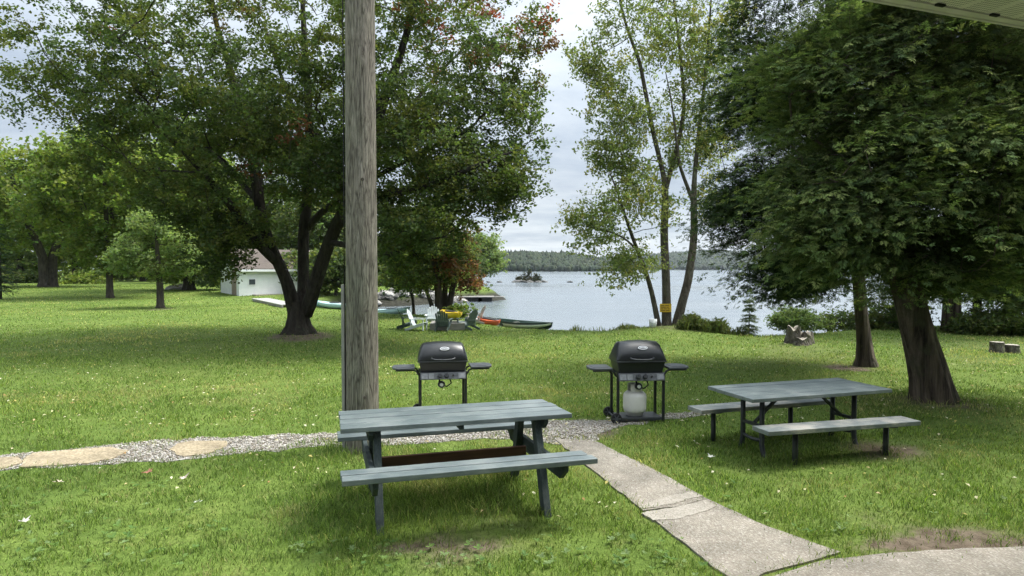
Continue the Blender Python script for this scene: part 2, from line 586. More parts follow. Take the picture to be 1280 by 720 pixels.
def lawn_material():
    m, nt, out = new_mat('lawn_ground')
    v = coords(nt)
    n1 = noise(nt, v, 0.22, 5, 0.6)
    n2 = noise(nt, v, 1.7, 5, 0.65)
    n3 = noise(nt, v, 26, 4, 0.75)
    r = ramp(nt, [(0.30, (0.064, 0.108, 0.023)), (0.5, (0.110, 0.163, 0.034)), (0.72, (0.17, 0.207, 0.055))])
    a = N(nt, 'ShaderNodeMath', operation='MULTIPLY_ADD', i_1=0.45)
    nt.links.new(n2, a.inputs[0])
    b = N(nt, 'ShaderNodeMath', operation='MULTIPLY', i_1=0.55)
    nt.links.new(n1, b.inputs[0])
    nt.links.new(b.outputs[0], a.inputs[2])
    nt.links.new(a.outputs[0], r.inputs[0])
    fine = ramp(nt, [(0.3, (0.62, 0.66, 0.6)), (0.7, (1.3, 1.28, 1.3))])
    nt.links.new(n3, fine.inputs[0])
    col = mix(nt, 1.0, r.outputs[0], fine.outputs[0], 'MULTIPLY')
    # thin straw patches
    st = ramp(nt, [(0.56, (0, 0, 0)), (0.72, (1, 1, 1))])
    nt.links.new(noise(nt, v, 3.1, 6, 0.72), st.inputs[0])
    sm = N(nt, 'ShaderNodeMath', operation='MULTIPLY', i_1=0.4)
    nt.links.new(st.outputs[0], sm.inputs[0])
    col = mix(nt, sm.outputs[0], col, (0.20, 0.185, 0.075))
    at_ = N(nt, 'ShaderNodeAttribute', attribute_name='bare')
    soil = ramp(nt, [(0.3, (0.07, 0.052, 0.035)), (0.7, (0.19, 0.155, 0.115))])
    nt.links.new(noise(nt, v, 9, 6, 0.7), soil.inputs[0])
    ed = N(nt, 'ShaderNodeMath', operation='MULTIPLY_ADD', i_1=2.2, i_2=-1.12)
    nt.links.new(noise(nt, v, 5, 6, 0.75), ed.inputs[0])
    ad = N(nt, 'ShaderNodeMath', operation='ADD', use_clamp=True)
    nt.links.new(at_.outputs['Fac'], ad.inputs[0])
    nt.links.new(ed.outputs[0], ad.inputs[1])
    ms = N(nt, 'ShaderNodeMath', operation='MULTIPLY', use_clamp=True)
    nt.links.new(ad.outputs[0], ms.inputs[0])
    nt.links.new(at_.outputs['Fac'], ms.inputs[1])
    m2 = N(nt, 'ShaderNodeMath', operation='MULTIPLY', i_1=1.6, use_clamp=True)
    nt.links.new(ms.outputs[0], m2.inputs[0])
    col = mix(nt, m2.outputs[0], col, soil.outputs[0])
    sh = N(nt, 'ShaderNodeAttribute', attribute_name='shore')
    stn = ramp(nt, [(0.35, (0.018, 0.018, 0.014)), (0.6, (0.045, 0.045, 0.035)), (0.8, (0.12, 0.115, 0.10))])
    nt.links.new(noise(nt, v, 4.5, 5, 0.7), stn.inputs[0])
    col = mix(nt, sh.outputs['Fac'], col, stn.outputs[0])
    surf(nt, out, col, 0.95, bump(nt, n3, 0.7, 0.04), 0, 0.1)
    return m


tag(link('lawn', me, lawn_material()), 'wide mown green lawn running from the house down to the lake shore', 'lawn', kind='structure')

# lake
bm_ = MB().add([(-900, 15, WATER_Z), (5000, 15, WATER_Z), (5000, 5200, WATER_Z), (-5000, 5200, WATER_Z), (-900, 900, WATER_Z)], [(0, 1, 2, 3, 4)])


def water_material():
    m, nt, out = new_mat('lake_water')
    v = coords(nt, (0.55, 1.0, 1))
    n1 = noise(nt, v, 2.2, 4, 0.6, 0.3)
    n2 = noise(nt, coords(nt, (0.012, 0.05, 1)), 1.0, 4, 0.6)
    s = ramp(nt, [(0.38, (0.15, 0.15, 0.15)), (0.62, (1.3, 1.3, 1.3))])
    nt.links.new(n2, s.inputs[0])
    mm = N(nt, 'ShaderNodeMath', operation='MULTIPLY')
    nt.links.new(n1, mm.inputs[0])
    nt.links.new(s.outputs[0], mm.inputs[1])
    rr = ramp(nt, [(0.35, (0.10, 0.10, 0.10)), (0.65, (0.24, 0.24, 0.24))])
    nt.links.new(n2, rr.inputs[0])
    p = surf(nt, out, (0.14, 0.168, 0.188), 0.1, bump(nt, mm.outputs[0], 0.30, 0.12), 0, 0.5)
    p.inputs['IOR'].default_value = 1.4
    nt.links.new(rr.outputs[0], p.inputs['Roughness'])
    return m


tag(bm_.build('lake', water_material()), 'calm grey blue lake under an overcast sky', 'lake', kind='structure')

# ------------------------------------------------------------------ paths
PATH_TOP = [(-480, 595), (-120, 573), (0, 566), (100, 559), (200, 552), (300, 547), (425, 541), (500, 536), (600, 533), (690, 528), (750, 527), (830, 518), (885, 517)]
PATH_BOT = [(890, 521), (830, 526), (785, 533), (752, 541), (742, 556), (690, 558), (640, 550), (520, 555), (425, 558), (300, 568), (180, 578), (60, 585), (0, 587), (-120, 596), (-480, 622)]


def jitter_poly(px, step=0.25, amp=0.035, seed=1):
    rg = random.Random(seed)
    P = [Vector(gp(*p)) for p in px]
    out = []
    n = len(P)
    for i in range(n):
        a, b = P[i], P[(i + 1) % n]
        k = max(1, int((b - a).length / step))
        for j in range(k):
            q = a.lerp(b, j / k)
            out.append((q.x + rg.uniform(-amp, amp), q.y + rg.uniform(-amp, amp)))
    return out


POLY_PATH = jitter_poly(PATH_TOP + PATH_BOT, 0.17, 0.075, 3)
WALK_A = [(692, 553), (805, 642), (845, 637), (884, 628), (828, 598), (744, 556)]
WALK_B = [(806, 643), (846, 638), (885, 629), (960, 664), (1050, 696), (1000, 710), (955, 723), (925, 738), (905, 724)]
WALK_C = [(1040, 704), (1120, 697), (1290, 688), (1500, 677), (1500, 800), (930, 800), (962, 727)]
POLY_A, POLY_B, POLY_C = (jitter_poly(p, 0.12, 0.010, 5 + i) for i, p in enumerate((WALK_A, WALK_B, WALK_C)))
SLABS = [[(24, 585), (60, 583), (112, 580), (140, 574), (160, 564), (140, 559), (95, 562), (40, 566), (30, 575)],
         [(-70, 592), (0, 587), (30, 578), (22, 571), (-60, 575)],
         [(212, 564), (222, 570), (232, 572), (258, 569), (280, 562), (286, 554), (237, 554), (222, 557)]]
POLY_S = [jitter_poly(p, 0.10, 0.02, 11 + i) for i, p in enumerate(SLABS)]


def sheet(poly, lift, thick, inset=0.0):
    """a slab that follows the ground: triangulated top with skirt"""
    bm = bmesh.new()
    P = np.array(poly)
    z = gz(P[:, 0], P[:, 1])
    top = [bm.verts.new((p[0], p[1], zz + lift)) for p, zz in zip(P, z)]
    bot = [bm.verts.new((p[0], p[1], zz + lift - thick)) for p, zz in zip(P, z)]
    f = bm.faces.new(top)
    n = len(top)
    for i in range(n):
        bm.faces.new((top[i], bot[i], bot[(i + 1) % n], top[(i + 1) % n]))
    bmesh.ops.triangulate(bm, faces=[f])
    bmesh.ops.recalc_face_normals(bm, faces=bm.faces)
    me = bpy.data.meshes.new('sheet')
    bm.to_mesh(me)
    bm.free()
    return me


def speckled(name, stops, scale=60, stain=(0.8, 1.15), bumpy=0.6, crack=False):
    m, nt, out = new_mat(name)
    v = coords(nt)
    vo = N(nt, 'ShaderNodeTexVoronoi')
    vo.inputs['Scale'].default_value = scale
    nt.links.new(v, vo.inputs['Vector'])
    sp = N(nt, 'ShaderNodeSeparateColor')
    nt.links.new(vo.outputs['Color'], sp.inputs[0])
    r = ramp(nt, stops)
    nt.links.new(sp.outputs[0], r.inputs[0])
    big = ramp(nt, [(0.3, (stain[0],) * 3), (0.7, (stain[1],) * 3)])
    nt.links.new(noise(nt, v, 2.2, 7, 0.7), big.inputs[0])
    col = mix(nt, 1.0, r.outputs[0], big.outputs[0], 'MULTIPLY')
    h = N(nt, 'ShaderNodeMath', operation='ADD')
    nt.links.new(vo.outputs['Distance'], h.inputs[0])
    nt.links.new(noise(nt, v, 14, 6, 0.7), h.inputs[1])
    surf(nt, out, col, 0.92, bump(nt, h.outputs[0], bumpy, 0.01), 0, 0.2)
    return m


M_GRAVEL = speckled('gravel', [(0.0, (0.13, 0.115, 0.095)), (0.5, (0.27, 0.25, 0.22)), (1.0, (0.48, 0.46, 0.43))], 55)
M_CONC = speckled('exposed_concrete', [(0.0, (0.20, 0.178, 0.145)), (0.45, (0.245, 0.222, 0.184)), (0.85, (0.275, 0.253, 0.215)), (1.0, (0.36, 0.34, 0.30))], 85, (0.6, 1.22))
M_SLAB = speckled('sandy_slab', [(0.0, (0.25, 0.205, 0.135)), (0.6, (0.32, 0.265, 0.175)), (1.0, (0.38, 0.325, 0.23))], 45, (0.6, 1.2), 0.4)
pf = [(-9, -3.5), (9, -3.5), (9.3, 4.6), (2.9, 3.15), (-1.0, 2.0), (-9, -.6)]
tag(link('unseen_porch_floor', sheet(pf, 0.03, 0.2), M_CONC), 'unseen concrete porch floor under the eave, added for its grey bounce light', 'porch', kind='structure')  # out of view, added so that grey light bounces up onto the soffit
tag(link('gravel_path', sheet(POLY_PATH, 0.006, 0.05), M_GRAVEL), 'gravel footpath crossing the lawn behind the tables', 'path', kind='structure')
for nm, P, lb in (('concrete_walkway', POLY_A, 'upper slab of the concrete walkway'), ('concrete_walkway', POLY_B, 'lower slab of the concrete walkway'),
                  ('concrete_walkway', POLY_C, 'worn concrete along the house')):
    tag(link(nm, sheet(P, 0.016, 0.09), M_CONC), lb, 'walkway', kind='structure')
# pale worn mortar patch along the crack
tag(link('mortar_patch', sheet(jitter_poly([(803, 645), (842, 639), (882, 631), (896, 638), (880, 645), (846, 653), (815, 655)], 0.05, 0.01, 31), 0.0205, 0.02),
         speckled('pale_mortar', [(0.0, (0.25, 0.228, 0.19)), (1.0, (0.33, 0.308, 0.268))], 60)), kind='structure')
tag(link('mortar_patch', sheet(jitter_poly([(800, 638), (822, 628), (862, 620), (880, 625), (842, 634), (806, 640)], 0.05, 0.01, 32), 0.0200, 0.02),
         bpy.data.materials['pale_mortar']), kind='structure')
for i, P in enumerate(POLY_S):
    tag(link('paving_slab', sheet(P, 0.018, 0.07), M_SLAB), 'sandy yellow slab in the gravel path', 'slab', kind='structure')


def in_paths(P, pad=0.0):
    r = np.zeros(len(P), bool)
    for q in [POLY_A, POLY_B, POLY_C] + POLY_S:
        r |= inside(P, q)
    return r


# loose stones on the gravel
def ico():
    bm = bmesh.new()
    bmesh.ops.create_icosphere(bm, subdivisions=1, radius=1)
    v = np.array([x.co[:] for x in bm.verts])
    f = np.array([[q.index for q in p.verts] for p in bm.faces])
    bm.free()
    return v, f


ICO_V, ICO_F = ico()


def pebbles(P, Z, smin, smax, palette, rng):
    n = len(P)
    s = rng.uniform(smin, smax, (n, 1)) * rng.uniform(0.55, 1.0, (n, 3))
    jit = 1 + rng.normal(0, 0.14, (n, len(ICO_V), 1))
    V = ICO_V[None] * jit * s[:, None, :]
    V[:, :, 2] *= 0.6
    a = rng.uniform(0, 6.28, n)
    c, s_ = np.cos(a)[:, None], np.sin(a)[:, None]
    x = V[:, :, 0] * c - V[:, :, 1] * s_
    y = V[:, :, 0] * s_ + V[:, :, 1] * c
    V = np.stack([x + P[:, 0:1], y + P[:, 1:2], V[:, :, 2] + Z[:, None]], 2)
    Fc = (np.arange(n)[:, None, None] * len(ICO_V) + ICO_F[None]).reshape(-1, 3)
    pal = np.array(palette)
    col = pal[rng.integers(0, len(pal), n)] * rng.uniform(0.8, 1.2, (n, 1))
    return V.reshape(-1, 3), Fc, np.repeat(col, len(ICO_F), 0)


bb = np.array(POLY_PATH)
cand = np.stack([RNG.uniform(bb[:, 0].min(), bb[:, 0].max(), 42000), RNG.uniform(bb[:, 1].min(), bb[:, 1].max(), 42000)], 1)
cand = cand[inside(cand, POLY_PATH)]
slabm = np.zeros(len(cand), bool)
for q in POLY_S: slabm |= inside(cand, q)
lump = np.sin(cand[:, 0] * 3.1 + 1) * np.sin(cand[:, 1] * 7.0) + .5 * np.sin(cand[:, 0] * 9)
cand = cand[~slabm | (RNG.random(len(cand)) < np.where(lump > .55, .6, .03))]
V, Fc, C = pebbles(cand, gz(cand[:, 0], cand[:, 1]) + 0.012, 0.007, 0.019, [(0.36, 0.34, 0.30), (0.28, 0.255, 0.215), (0.45, 0.435, 0.40), (0.22, 0.19, 0.15), (0.33, 0.295, 0.24)], RNG)
tag(link('gravel', np_mesh('gravel', V, [Fc], [C], True), MAT['dead_leaf']), 'loose pale stones along the path', 'gravel', kind='stuff')

# ------------------------------------------------------------------ grass
def vnoise(x, y, scale, seed):
    g = np.random.default_rng(seed).random((257, 257))
    u, v = x / scale + 1000.3, y / scale + 1000.7
    i, j = np.floor(u).astype(int), np.floor(v).astype(int)
    fu, fv = u - i, v - j
    fu, fv = fu * fu * (3 - 2 * fu), fv * fv * (3 - 2 * fv)
    i0, i1, j0, j1 = i % 257, (i + 1) % 257, j % 257, (j + 1) % 257
    return g[i0, j0] * (1 - fu) * (1 - fv) + g[i1, j0] * fu * (1 - fv) + g[i0, j1] * (1 - fu) * fv + g[i1, j1] * fu * fv


def grass_field():
    VV, QQ, TT, CQ, CT = [], [], [], [], []
    base = 0
    rng = np.random.default_rng(21)
    strips = [(3.3, 5.2, 4800, .85, 1.35), (5.2, 7.5, 3400, .87, 1.6), (7.5, 10.5, 1700, .88, 2.0), (10.5, 15, 780, .9, 2.5), (15, 22.5, 280, .95, 4.0), (22.5, 36, 85, 1.05, 6.0), (36, 70, 22, 1.3, 10.0)]
    for y0, y1, dens, hs, ws in strips:
        xm0, xm1 = -0.86 * y1 - 1.9, 0.86 * y1 + 1.9
        if y0 > 22: xm1 = -1.0
        n = int((y1 - y0) * (xm1 - xm0) * dens)
        P = np.stack([rng.uniform(xm0, xm1, n), rng.uniform(y0, y1, n)], 1)
        P = P[np.abs(P[:, 0]) < 0.84 * P[:, 1] + 1.9]
        P = P[land_sd(P) > 0.25]
        n = len(P)
        # keep off paths (soft edge), thin on bare soil and inside the gravel
        wob = rng.normal(0, 0.05, (n, 2))
        k = ~in_paths(P + wob)
        gin = inside(P + wob * 1.6, POLY_PATH)
        k &= ~gin | (rng.random(n) < np.where(vnoise(P[:, 0], P[:, 1], .5, 9) > np.where(P[:, 0] > -.5, .50, .61), .5, .04))
        clump = .45 * vnoise(P[:, 0], P[:, 1], .13, 1) + .3 * vnoise(P[:, 0], P[:, 1], .34, 2) + .25 * vnoise(P[:, 0], P[:, 1], 1.1, 3)
        clump = np.clip((clump - .5) * 2.1 + .5, 0, 1)
        k &= rng.random(n) > dirt_amt(P[:, 0], P[:, 1]) * (.25 + 1.1 * vnoise(P[:, 0], P[:, 1], .22, 12))
        k &= rng.random(n) < 0.30 + 0.85 * clump
        P, clump = P[k], clump[k]
        n = len(P)
        z = gz(P[:, 0], P[:, 1])
        h = rng.uniform(0.022, 0.056, n) * hs * (0.55 + 0.85 * clump)
        # longer tufts where the mower does not reach
        for (cx, cy, rr, add) in TUFTS:
            q = np.exp(-((P[:, 0] - cx) ** 2 + (P[:, 1] - cy) ** 2) / rr ** 2)
            h += add * q * rng.uniform(0.4, 1.1, n)
        h *= 1 + 0.25 * (rng.random(n) < 0.04)
        w = rng.uniform(0.0022, 0.0045, n) * ws
        a = rng.uniform(0, 6.283, n)
        la = rng.uniform(0, 6.283, n)
        lean = h * rng.uniform(0.25, 1.35, n)
        dx, dy = np.cos(a) * w / 2, np.sin(a) * w / 2
        lx, ly = np.cos(la) * lean, np.sin(la) * lean
        x, y = P[:, 0], P[:, 1]
        v = np.stack([np.stack([x - dx, y - dy, z - 0.004], 1), np.stack([x + dx, y + dy, z - 0.004], 1),
                      np.stack([x + dx * .8 + lx * .3, y + dy * .8 + ly * .3, z + h * .6], 1), np.stack([x - dx * .8 + lx * .3, y - dy * .8 + ly * .3, z + h * .6], 1),
                      np.stack([x + lx, y + ly, z + h], 1)], 1)
        VV.append(v.reshape(-1, 3))
        b = base + np.arange(n) * 5
        QQ.append(np.stack([b, b + 1, b + 2, b + 3], 1))
        TT.append(np.stack([b + 3, b + 2, b + 4], 1))
        base += n * 5
        pal = np.array([(0.080, 0.132, 0.032), (0.122, 0.185, 0.045), (0.170, 0.230, 0.070), (0.29, 0.28, 0.145), (0.046, 0.086, 0.024)])
        pr = rng.choice(len(pal), n, p=[.28, .33, .23, .06, .10])
        dry = vnoise(x, y, .55, 5) * .5 + vnoise(x, y, 1.9, 6) * .5
        pr = np.where(rng.random(n) < np.clip((dry - .56) * 3.2, 0, .62), 3, pr)
        big = .5 * vnoise(x, y, 1.5, 7) + .5 * vnoise(x, y, 4.5, 8)
        c = pal[pr] * (np.array([1.0, 1.07, .90]) * np.exp(rng.normal(0, .30, (n, 1)))) * (0.85 + 0.3 * big[:, None])
        c = c * (1 + np.stack([big * .30, big * .08, big * 0], 1)) * (0.70 + .5 * clump[:, None])
        CQ.append(c)
        CT.append(c)
    me = np_mesh('grass', np.concatenate(VV), [np.concatenate(QQ), np.concatenate(TT)], [np.concatenate(CQ), np.concatenate(CT)])
    tag(link('grass', me, MAT['blade']), 'short mown green grass blades over the lawn', 'grass', kind='stuff')


T1C, T1Y = (-0.486, 5.373), 0.282
T2C, T2Y = (3.10, 6.872), 0.309
POLE = gp(453, 563)


def loc(c, yaw, u, v):
    return (c[0] + u * math.cos(yaw) - v * math.sin(yaw), c[1] + u * math.sin(yaw) + v * math.cos(yaw))


TUFTS = [(POLE[0], POLE[1], 0.38, 0.10)]
for u, v in ((-.66, -.46), (.66, -.46), (-.66, .46), (.66, .46)):
    TUFTS.append((*loc(T1C, T1Y, u, v), 0.13, 0.045))
TUFTS += [(*loc(T1C, T1Y, u, 0.1), 0.5, 0.05) for u in (-.6, -.1, .4)]
for u, v in ((-.6, -.14), (.6, -.14), (-.6, .14), (.6, .14), (-.5, -.52), (.62, -.52), (-.7, .53), (.35, .53)):
    TUFTS.append((*loc(T2C, T2Y, u, v), 0.12, 0.06))
TUFTS += [(*gp(1030, 706), .16, .03), (*gp(800, 578), .1, .02)]
TUFTS += [(MAPLE[0], MAPLE[1], 0.75, 0.06), (CEDA[0], CEDA[1], .5, 0.09), (*gp(985, 424), 0.7, .1)]
grass_field()


# broad-leaved weeds
def weeds():
    rng = np.random.default_rng(5)
    spots = [(60, 640, 60, 26), (30, 690, 50, 20), (230, 640, 10, 6), (190, 610, 14, 5), (250, 660, 18, 6), (370, 690, 10, 6), (150, 670, 40, 18), (560, 705, 60, 16), (660, 700, 60, 16),
             (760, 690, 60, 20), (440, 700, 40, 10), (1020, 668, 34, 8), (470, 690, 30, 10), (820, 705, 50, 10), (900, 640, 60, 30), (700, 665, 30, 8), (1130, 640, 60, 14), (210, 700, 60, 10)]
    num = [26, 26, 5, 6, 7, 6, 16, 22, 24, 26, 10, 16, 9, 12, 9, 6, 8, 9]
    V, Q, C = [], [], []
    for (px, py, w, h), n in zip(spots, num):
        for _ in range(n):
            c = gp(px + rng.normal(0, w * 1.0), min(735, py + rng.normal(0, h * .8)))
            if in_paths(np.array([c]))[0]: continue
            k = rng.integers(3, 6)
            size = rng.uniform(0.015, 0.034)
            z0 = float(gz(c[0], c[1])[0])
            green = np.array([(0.11, 0.19, 0.05), (0.14, 0.22, 0.065), (0.09, 0.165, 0.045), (0.17, 0.24, 0.10)][rng.integers(4)])
            for j in range(k):
                a = 2 * PI * j / k + rng.uniform(-.4, .4)
                tilt = rng.uniform(0.25, 0.9)
                L = size * rng.uniform(.7, 1.3)
                W = L * rng.uniform(.28, .42)
                d = np.array([math.cos(a), math.sin(a), 0])
                s = np.array([-d[1], d[0], 0])
                o = np.array([c[0], c[1], z0 + 0.03])
                b = len(V)
                t1 = o + d * L * .45 + np.array([0, 0, L * tilt * .55])
                t2 = o + d * L * .8 + np.array([0, 0, L * tilt * .75])
                tip = o + d * L * 1.1 + np.array([0, 0, L * tilt * .7])
                V += [o, t1 + s * W, t2 + s * W * .8, tip, t2 - s * W * .8, t1 - s * W]
                Q += [(b, b + 1, b + 2, b + 3), (b, b + 3, b + 4, b + 5)]
                cc = green * rng.uniform(.85, 1.2)
                C += [cc, cc]
    me = np_mesh('weeds', np.array(V), [np.array(Q)], [np.array(C)])
    tag(link('weeds', me, MAT['blade']), 'low broad leaved weeds and clover in the lawn', 'weeds', kind='stuff')


weeds()


def leaf_shape(s, curl, rng):
    """small lobed dry leaf, thin solid outline (x,y,z)"""
    pts = []
    for k in range(14):
        a = 2 * PI * k / 14
        r = s * (1.0 if k % 2 == 0 else 0.55) * (0.7 + 0.4 * abs(math.cos(a / 2))) * rng.uniform(.85, 1.15)
        pts.append((r * math.cos(a), r * math.sin(a), curl * (r * math.cos(a)) ** 2 / s + rng.uniform(0, .15) * s))
    return pts


def litter():
    rng = np.random.default_rng(77)
    V, Q, C = [], [], []
    n = 3600
    # scattered over the visible lawn, thicker towards the tree shade
    py = 336 + 1600 / np.where(rng.random(n) < .08, rng.uniform(5.0, 9, n), rng.uniform(8.0, 22.0, n))
    px = rng.uniform(-20, 1300, n)
    r = np.array([ray(a, b) for a, b in zip(px, py)])
    t = -H / r[:, 2]
    P = r[:, :2] * t[:, None]
    P = P[land_sd(P) > 0.4]
    P = P[~in_paths(P) | (rng.random(len(P)) < .2)]
    z = gz(P[:, 0], P[:, 1]) + rng.uniform(0.03, 0.05, len(P))
    pal = np.array([(0.46, 0.43, 0.26), (0.36, 0.30, 0.15), (0.52, 0.50, 0.36), (0.28, 0.17, 0.07), (0.42, 0.36, 0.12)])
    for p, zz in zip(P, z):
        s = rng.uniform(0.010, 0.028)
        a = rng.uniform(0, 6.28)
        d = np.array([math.cos(a), math.sin(a), rng.uniform(-.4, .4)]) * s
        e = np.array([-math.sin(a), math.cos(a), rng.uniform(-.4, .4)]) * s * .6
        o = np.array([p[0], p[1], zz])
        b = len(V)
        V += [o - d, o + e + np.array([0, 0, s * .3]), o + d, o - e + np.array([0, 0, s * .3])]
        Q.append((b, b + 1, b + 2, b + 3))
        C.append(pal[rng.choice(5, p=[.3, .2, .2, .15, .15])] * rng.uniform(.8, 1.15))
    me = np_mesh('fallen_leaves', np.array(V), [np.array(Q)], [np.array(C)])
    tag(link('fallen_leaves', me, MAT['dead_leaf']), 'small pale fallen leaves scattered over the lawn', 'leaves', kind='stuff')


litter()
rl = random.Random(3)
for px, py, s, col, lb in ((185, 596, .06, (0.27, 0.12, 0.07), 'reddish brown maple leaf lying on the left lawn below the path'),
                           (29, 660, .045, (0.34, 0.33, 0.28), 'large pale dry leaf lying at the left edge of the lawn'),
                           (230, 603, .05, (0.48, 0.40, 0.33), 'curled grey brown leaf on the grass right of the red leaf'),
                           (890, 584, .045, (0.52, 0.52, 0.46), 'whitish leaf on the grass beyond the walkway, before the pipe framed table'),
                           (73, 609, .05, (0.50, 0.43, 0.33), 'tan curled leaf on the grass below the sandy slabs'),
                           (247, 634, .035, (0.70, 0.70, 0.66), 'small white leaf among weeds left of the near table')):
    c = gp(px, py)
    m = plain('dry_leaf', col, 0.75, 0, 0.2, 30, 0.1)
    pts = leaf_shape(s, 0.5, rl)
    b = MB()
    n = len(pts)
    b.add([(0, 0, 0.004)] + pts, [(0, 1 + i, 1 + (i + 1) % n) for i in range(n)])
    o = b.build('fallen_leaf', m)
    sm_ = o.modifiers.new('thick', 'SOLIDIFY')
    sm_.thickness = 0.002
    o.location = (c[0], c[1], float(gz(*c)[0]) + 0.05)
    o.rotation_euler = (rl.uniform(-.3, .3), rl.uniform(-.3, .3), rl.uniform(0, 6))
    tag(o, lb, 'leaf', 'large fallen leaves on the near lawn')


# ------------------------------------------------------------------ trees
def resample(poly, step=0.3):
    out = [poly[0]]
    for a, b in zip(poly[:-1], poly[1:]):
        L = math.dist(a[:3], b[:3])
        k = max(1, int(round(L / step)))
        for j in range(1, k + 1):
            t = j / k
            out.append(tuple(a[i] + (b[i] - a[i]) * t for i in range(4)))
    # smooth the interior
    for _ in range(2):
        s = list(out)
        for i in range(1, len(out) - 1):
            s[i] = tuple(0.25 * out[i - 1][q] + 0.5 * out[i][q] + 0.25 * out[i + 1][q] for q in range(4))
        out = s
    return out


def grow(polys, targets, rng, tip=0.008, up=0.12, sag=0.0, step=0.45, wiggle=0.05, down_pen=0.5, lo=0.0):
    """skeleton: fixed stems plus branches grown to each target. Returns chains [(points, radii)] and twig directions"""
    P, par, rad, chains = [], [], [], []
    for poly in polys:
        pts = resample(poly)
        ch = []
        start = -1
        if P:
            A = np.array(P)
            d = np.linalg.norm(A - np.array(pts[0][:3]), axis=1)
            if d.min() < 0.7: start = int(d.argmin())
        for i, q in enumerate(pts):
            par.append(start if i == 0 else len(P) - 1)
            P.append(np.array(q[:3], float))
            rad.append(q[3])
            ch.append(len(P) - 1)
        chains.append((start if start >= 0 else None, ch, True))
    nfix = len(P)
    T = np.asarray(targets, float)
    base = np.array(P)
    d0 = np.array([np.linalg.norm(base - t, axis=1).min() for t in T])
    tdir = np.zeros_like(T)
    cap = nfix + len(T) * 14
    A = np.zeros((cap, 3))
    A[:nfix] = base
    cnt = nfix
    okb = base[:, 2] >= lo
    OK = np.zeros(cap, bool)
    OK[:nfix] = okb
    for ti in np.argsort(d0):
        t = T[ti]
        D = A[:cnt] - t
        dist = np.linalg.norm(D, axis=1)
        cost = dist + down_pen * np.maximum(0, D[:, 2]) + np.where(OK[:cnt], 0, 1e6) + (np.arange(cnt) < nfix) * -0.15
        i = int(cost.argmin())
        p0 = A[i].copy()
        L = dist[i]
        k = min(12, max(1, int(math.ceil(L / step))))
        mid = (p0 + t) / 2 + np.array([0, 0, up * L]) + rng.normal(0, wiggle * L, 3)
        prev = i
        ch = []
        for j in range(1, k + 1):
            s = j / k
            q = (1 - s) ** 2 * p0 + 2 * s * (1 - s) * mid + s * s * t
            if j < k: q = q + rng.normal(0, 0.02, 3)
            q[2] -= sag * L * s * s * 0.0
            A[cnt] = q
            OK[cnt] = True
            par.append(prev)
            rad.append(0.0)
            prev = cnt
            ch.append(cnt)
            cnt += 1
        chains.append((i, ch, False))
        v = t - (A[par[prev]] if k > 1 else p0)
        tdir[ti] = v / (np.linalg.norm(v) + 1e-6)
    area = np.zeros(cnt)
    kids = np.zeros(cnt, int)
    for i in range(cnt - 1, -1, -1):
        if kids[i] == 0: area[i] = tip ** 2.1
        if par[i] >= 0:
            area[par[i]] += area[i]
            kids[par[i]] += 1
    R = area ** (1 / 2.1)
    R[:nfix] = np.array(rad[:nfix])
    out = []
    for st, ch, fixed in chains:
        ids = ([st] if st is not None else []) + ch
        pts = [tuple(A[i]) for i in ids]
        rr = [float(R[i]) for i in ids]
        if st is not None:
            rr[0] = min(rr[0], rr[1] * (1.15 if fixed else 1.0))
        if not fixed:
            rr = [min(r, 0.16) for r in rr]
        out.append((pts, rr))
    return out, tdir


def wood_mesh(chains, name, mat, parent, flare=None, seed=0, minr=0.0):
    b = MB()
    for pts, rr in chains:
        if max(rr) < minr: continue
        m = max(rr)
        n = 56 if m > 0.2 else 24 if m > 0.11 else 7 if m > 0.04 else 4 if m > 0.015 else 3
        b.tube(pts, rr, n, cap=False, ridge=.055 if m > .2 else .03 if m > .11 else 0)
    me = bpy.data.meshes.new(name)
    me.from_pydata(b.v, [], b.f)
    me.polygons.foreach_set('use_smooth', np.ones(len(b.f), bool))
    # buttressed root flare and lumpy bark on thick stems
    V = np.empty(len(b.v) * 3, np.float32)
    me.vertices.foreach_get('co', V)
    V = V.reshape(-1, 3)
    if flare is not None:
        cx, cy, fr, fh = flare
        d = V[:, :2] - np.array([cx, cy])
        ang = np.arctan2(d[:, 1], d[:, 0])
        k = np.clip(1 - (V[:, 2] + 0.1) / fh, 0, 1) ** 2.2
        s = 1 + k * (fr - 1) * (1.0 + 0.35 * np.sin(ang * 5 + seed) + 0.2 * np.sin(ang * 3 + 2 * seed))
        lump = 1 + 0.05 * np.sin(ang * 7 + V[:, 2] * 1.3 + seed) * np.clip(1 - V[:, 2] / (fh * 3), 0, 1)
        near = np.hypot(d[:, 0], d[:, 1]) < 2.0
        s = np.where(near & (V[:, 2] < fh), s, 1) * np.where(near, lump, 1)
        V[:, :2] = np.array([cx, cy]) + d * s[:, None]
    me.vertices.foreach_set('co', V.ravel())
    me.update()
    return link(name, me, mat, parent)


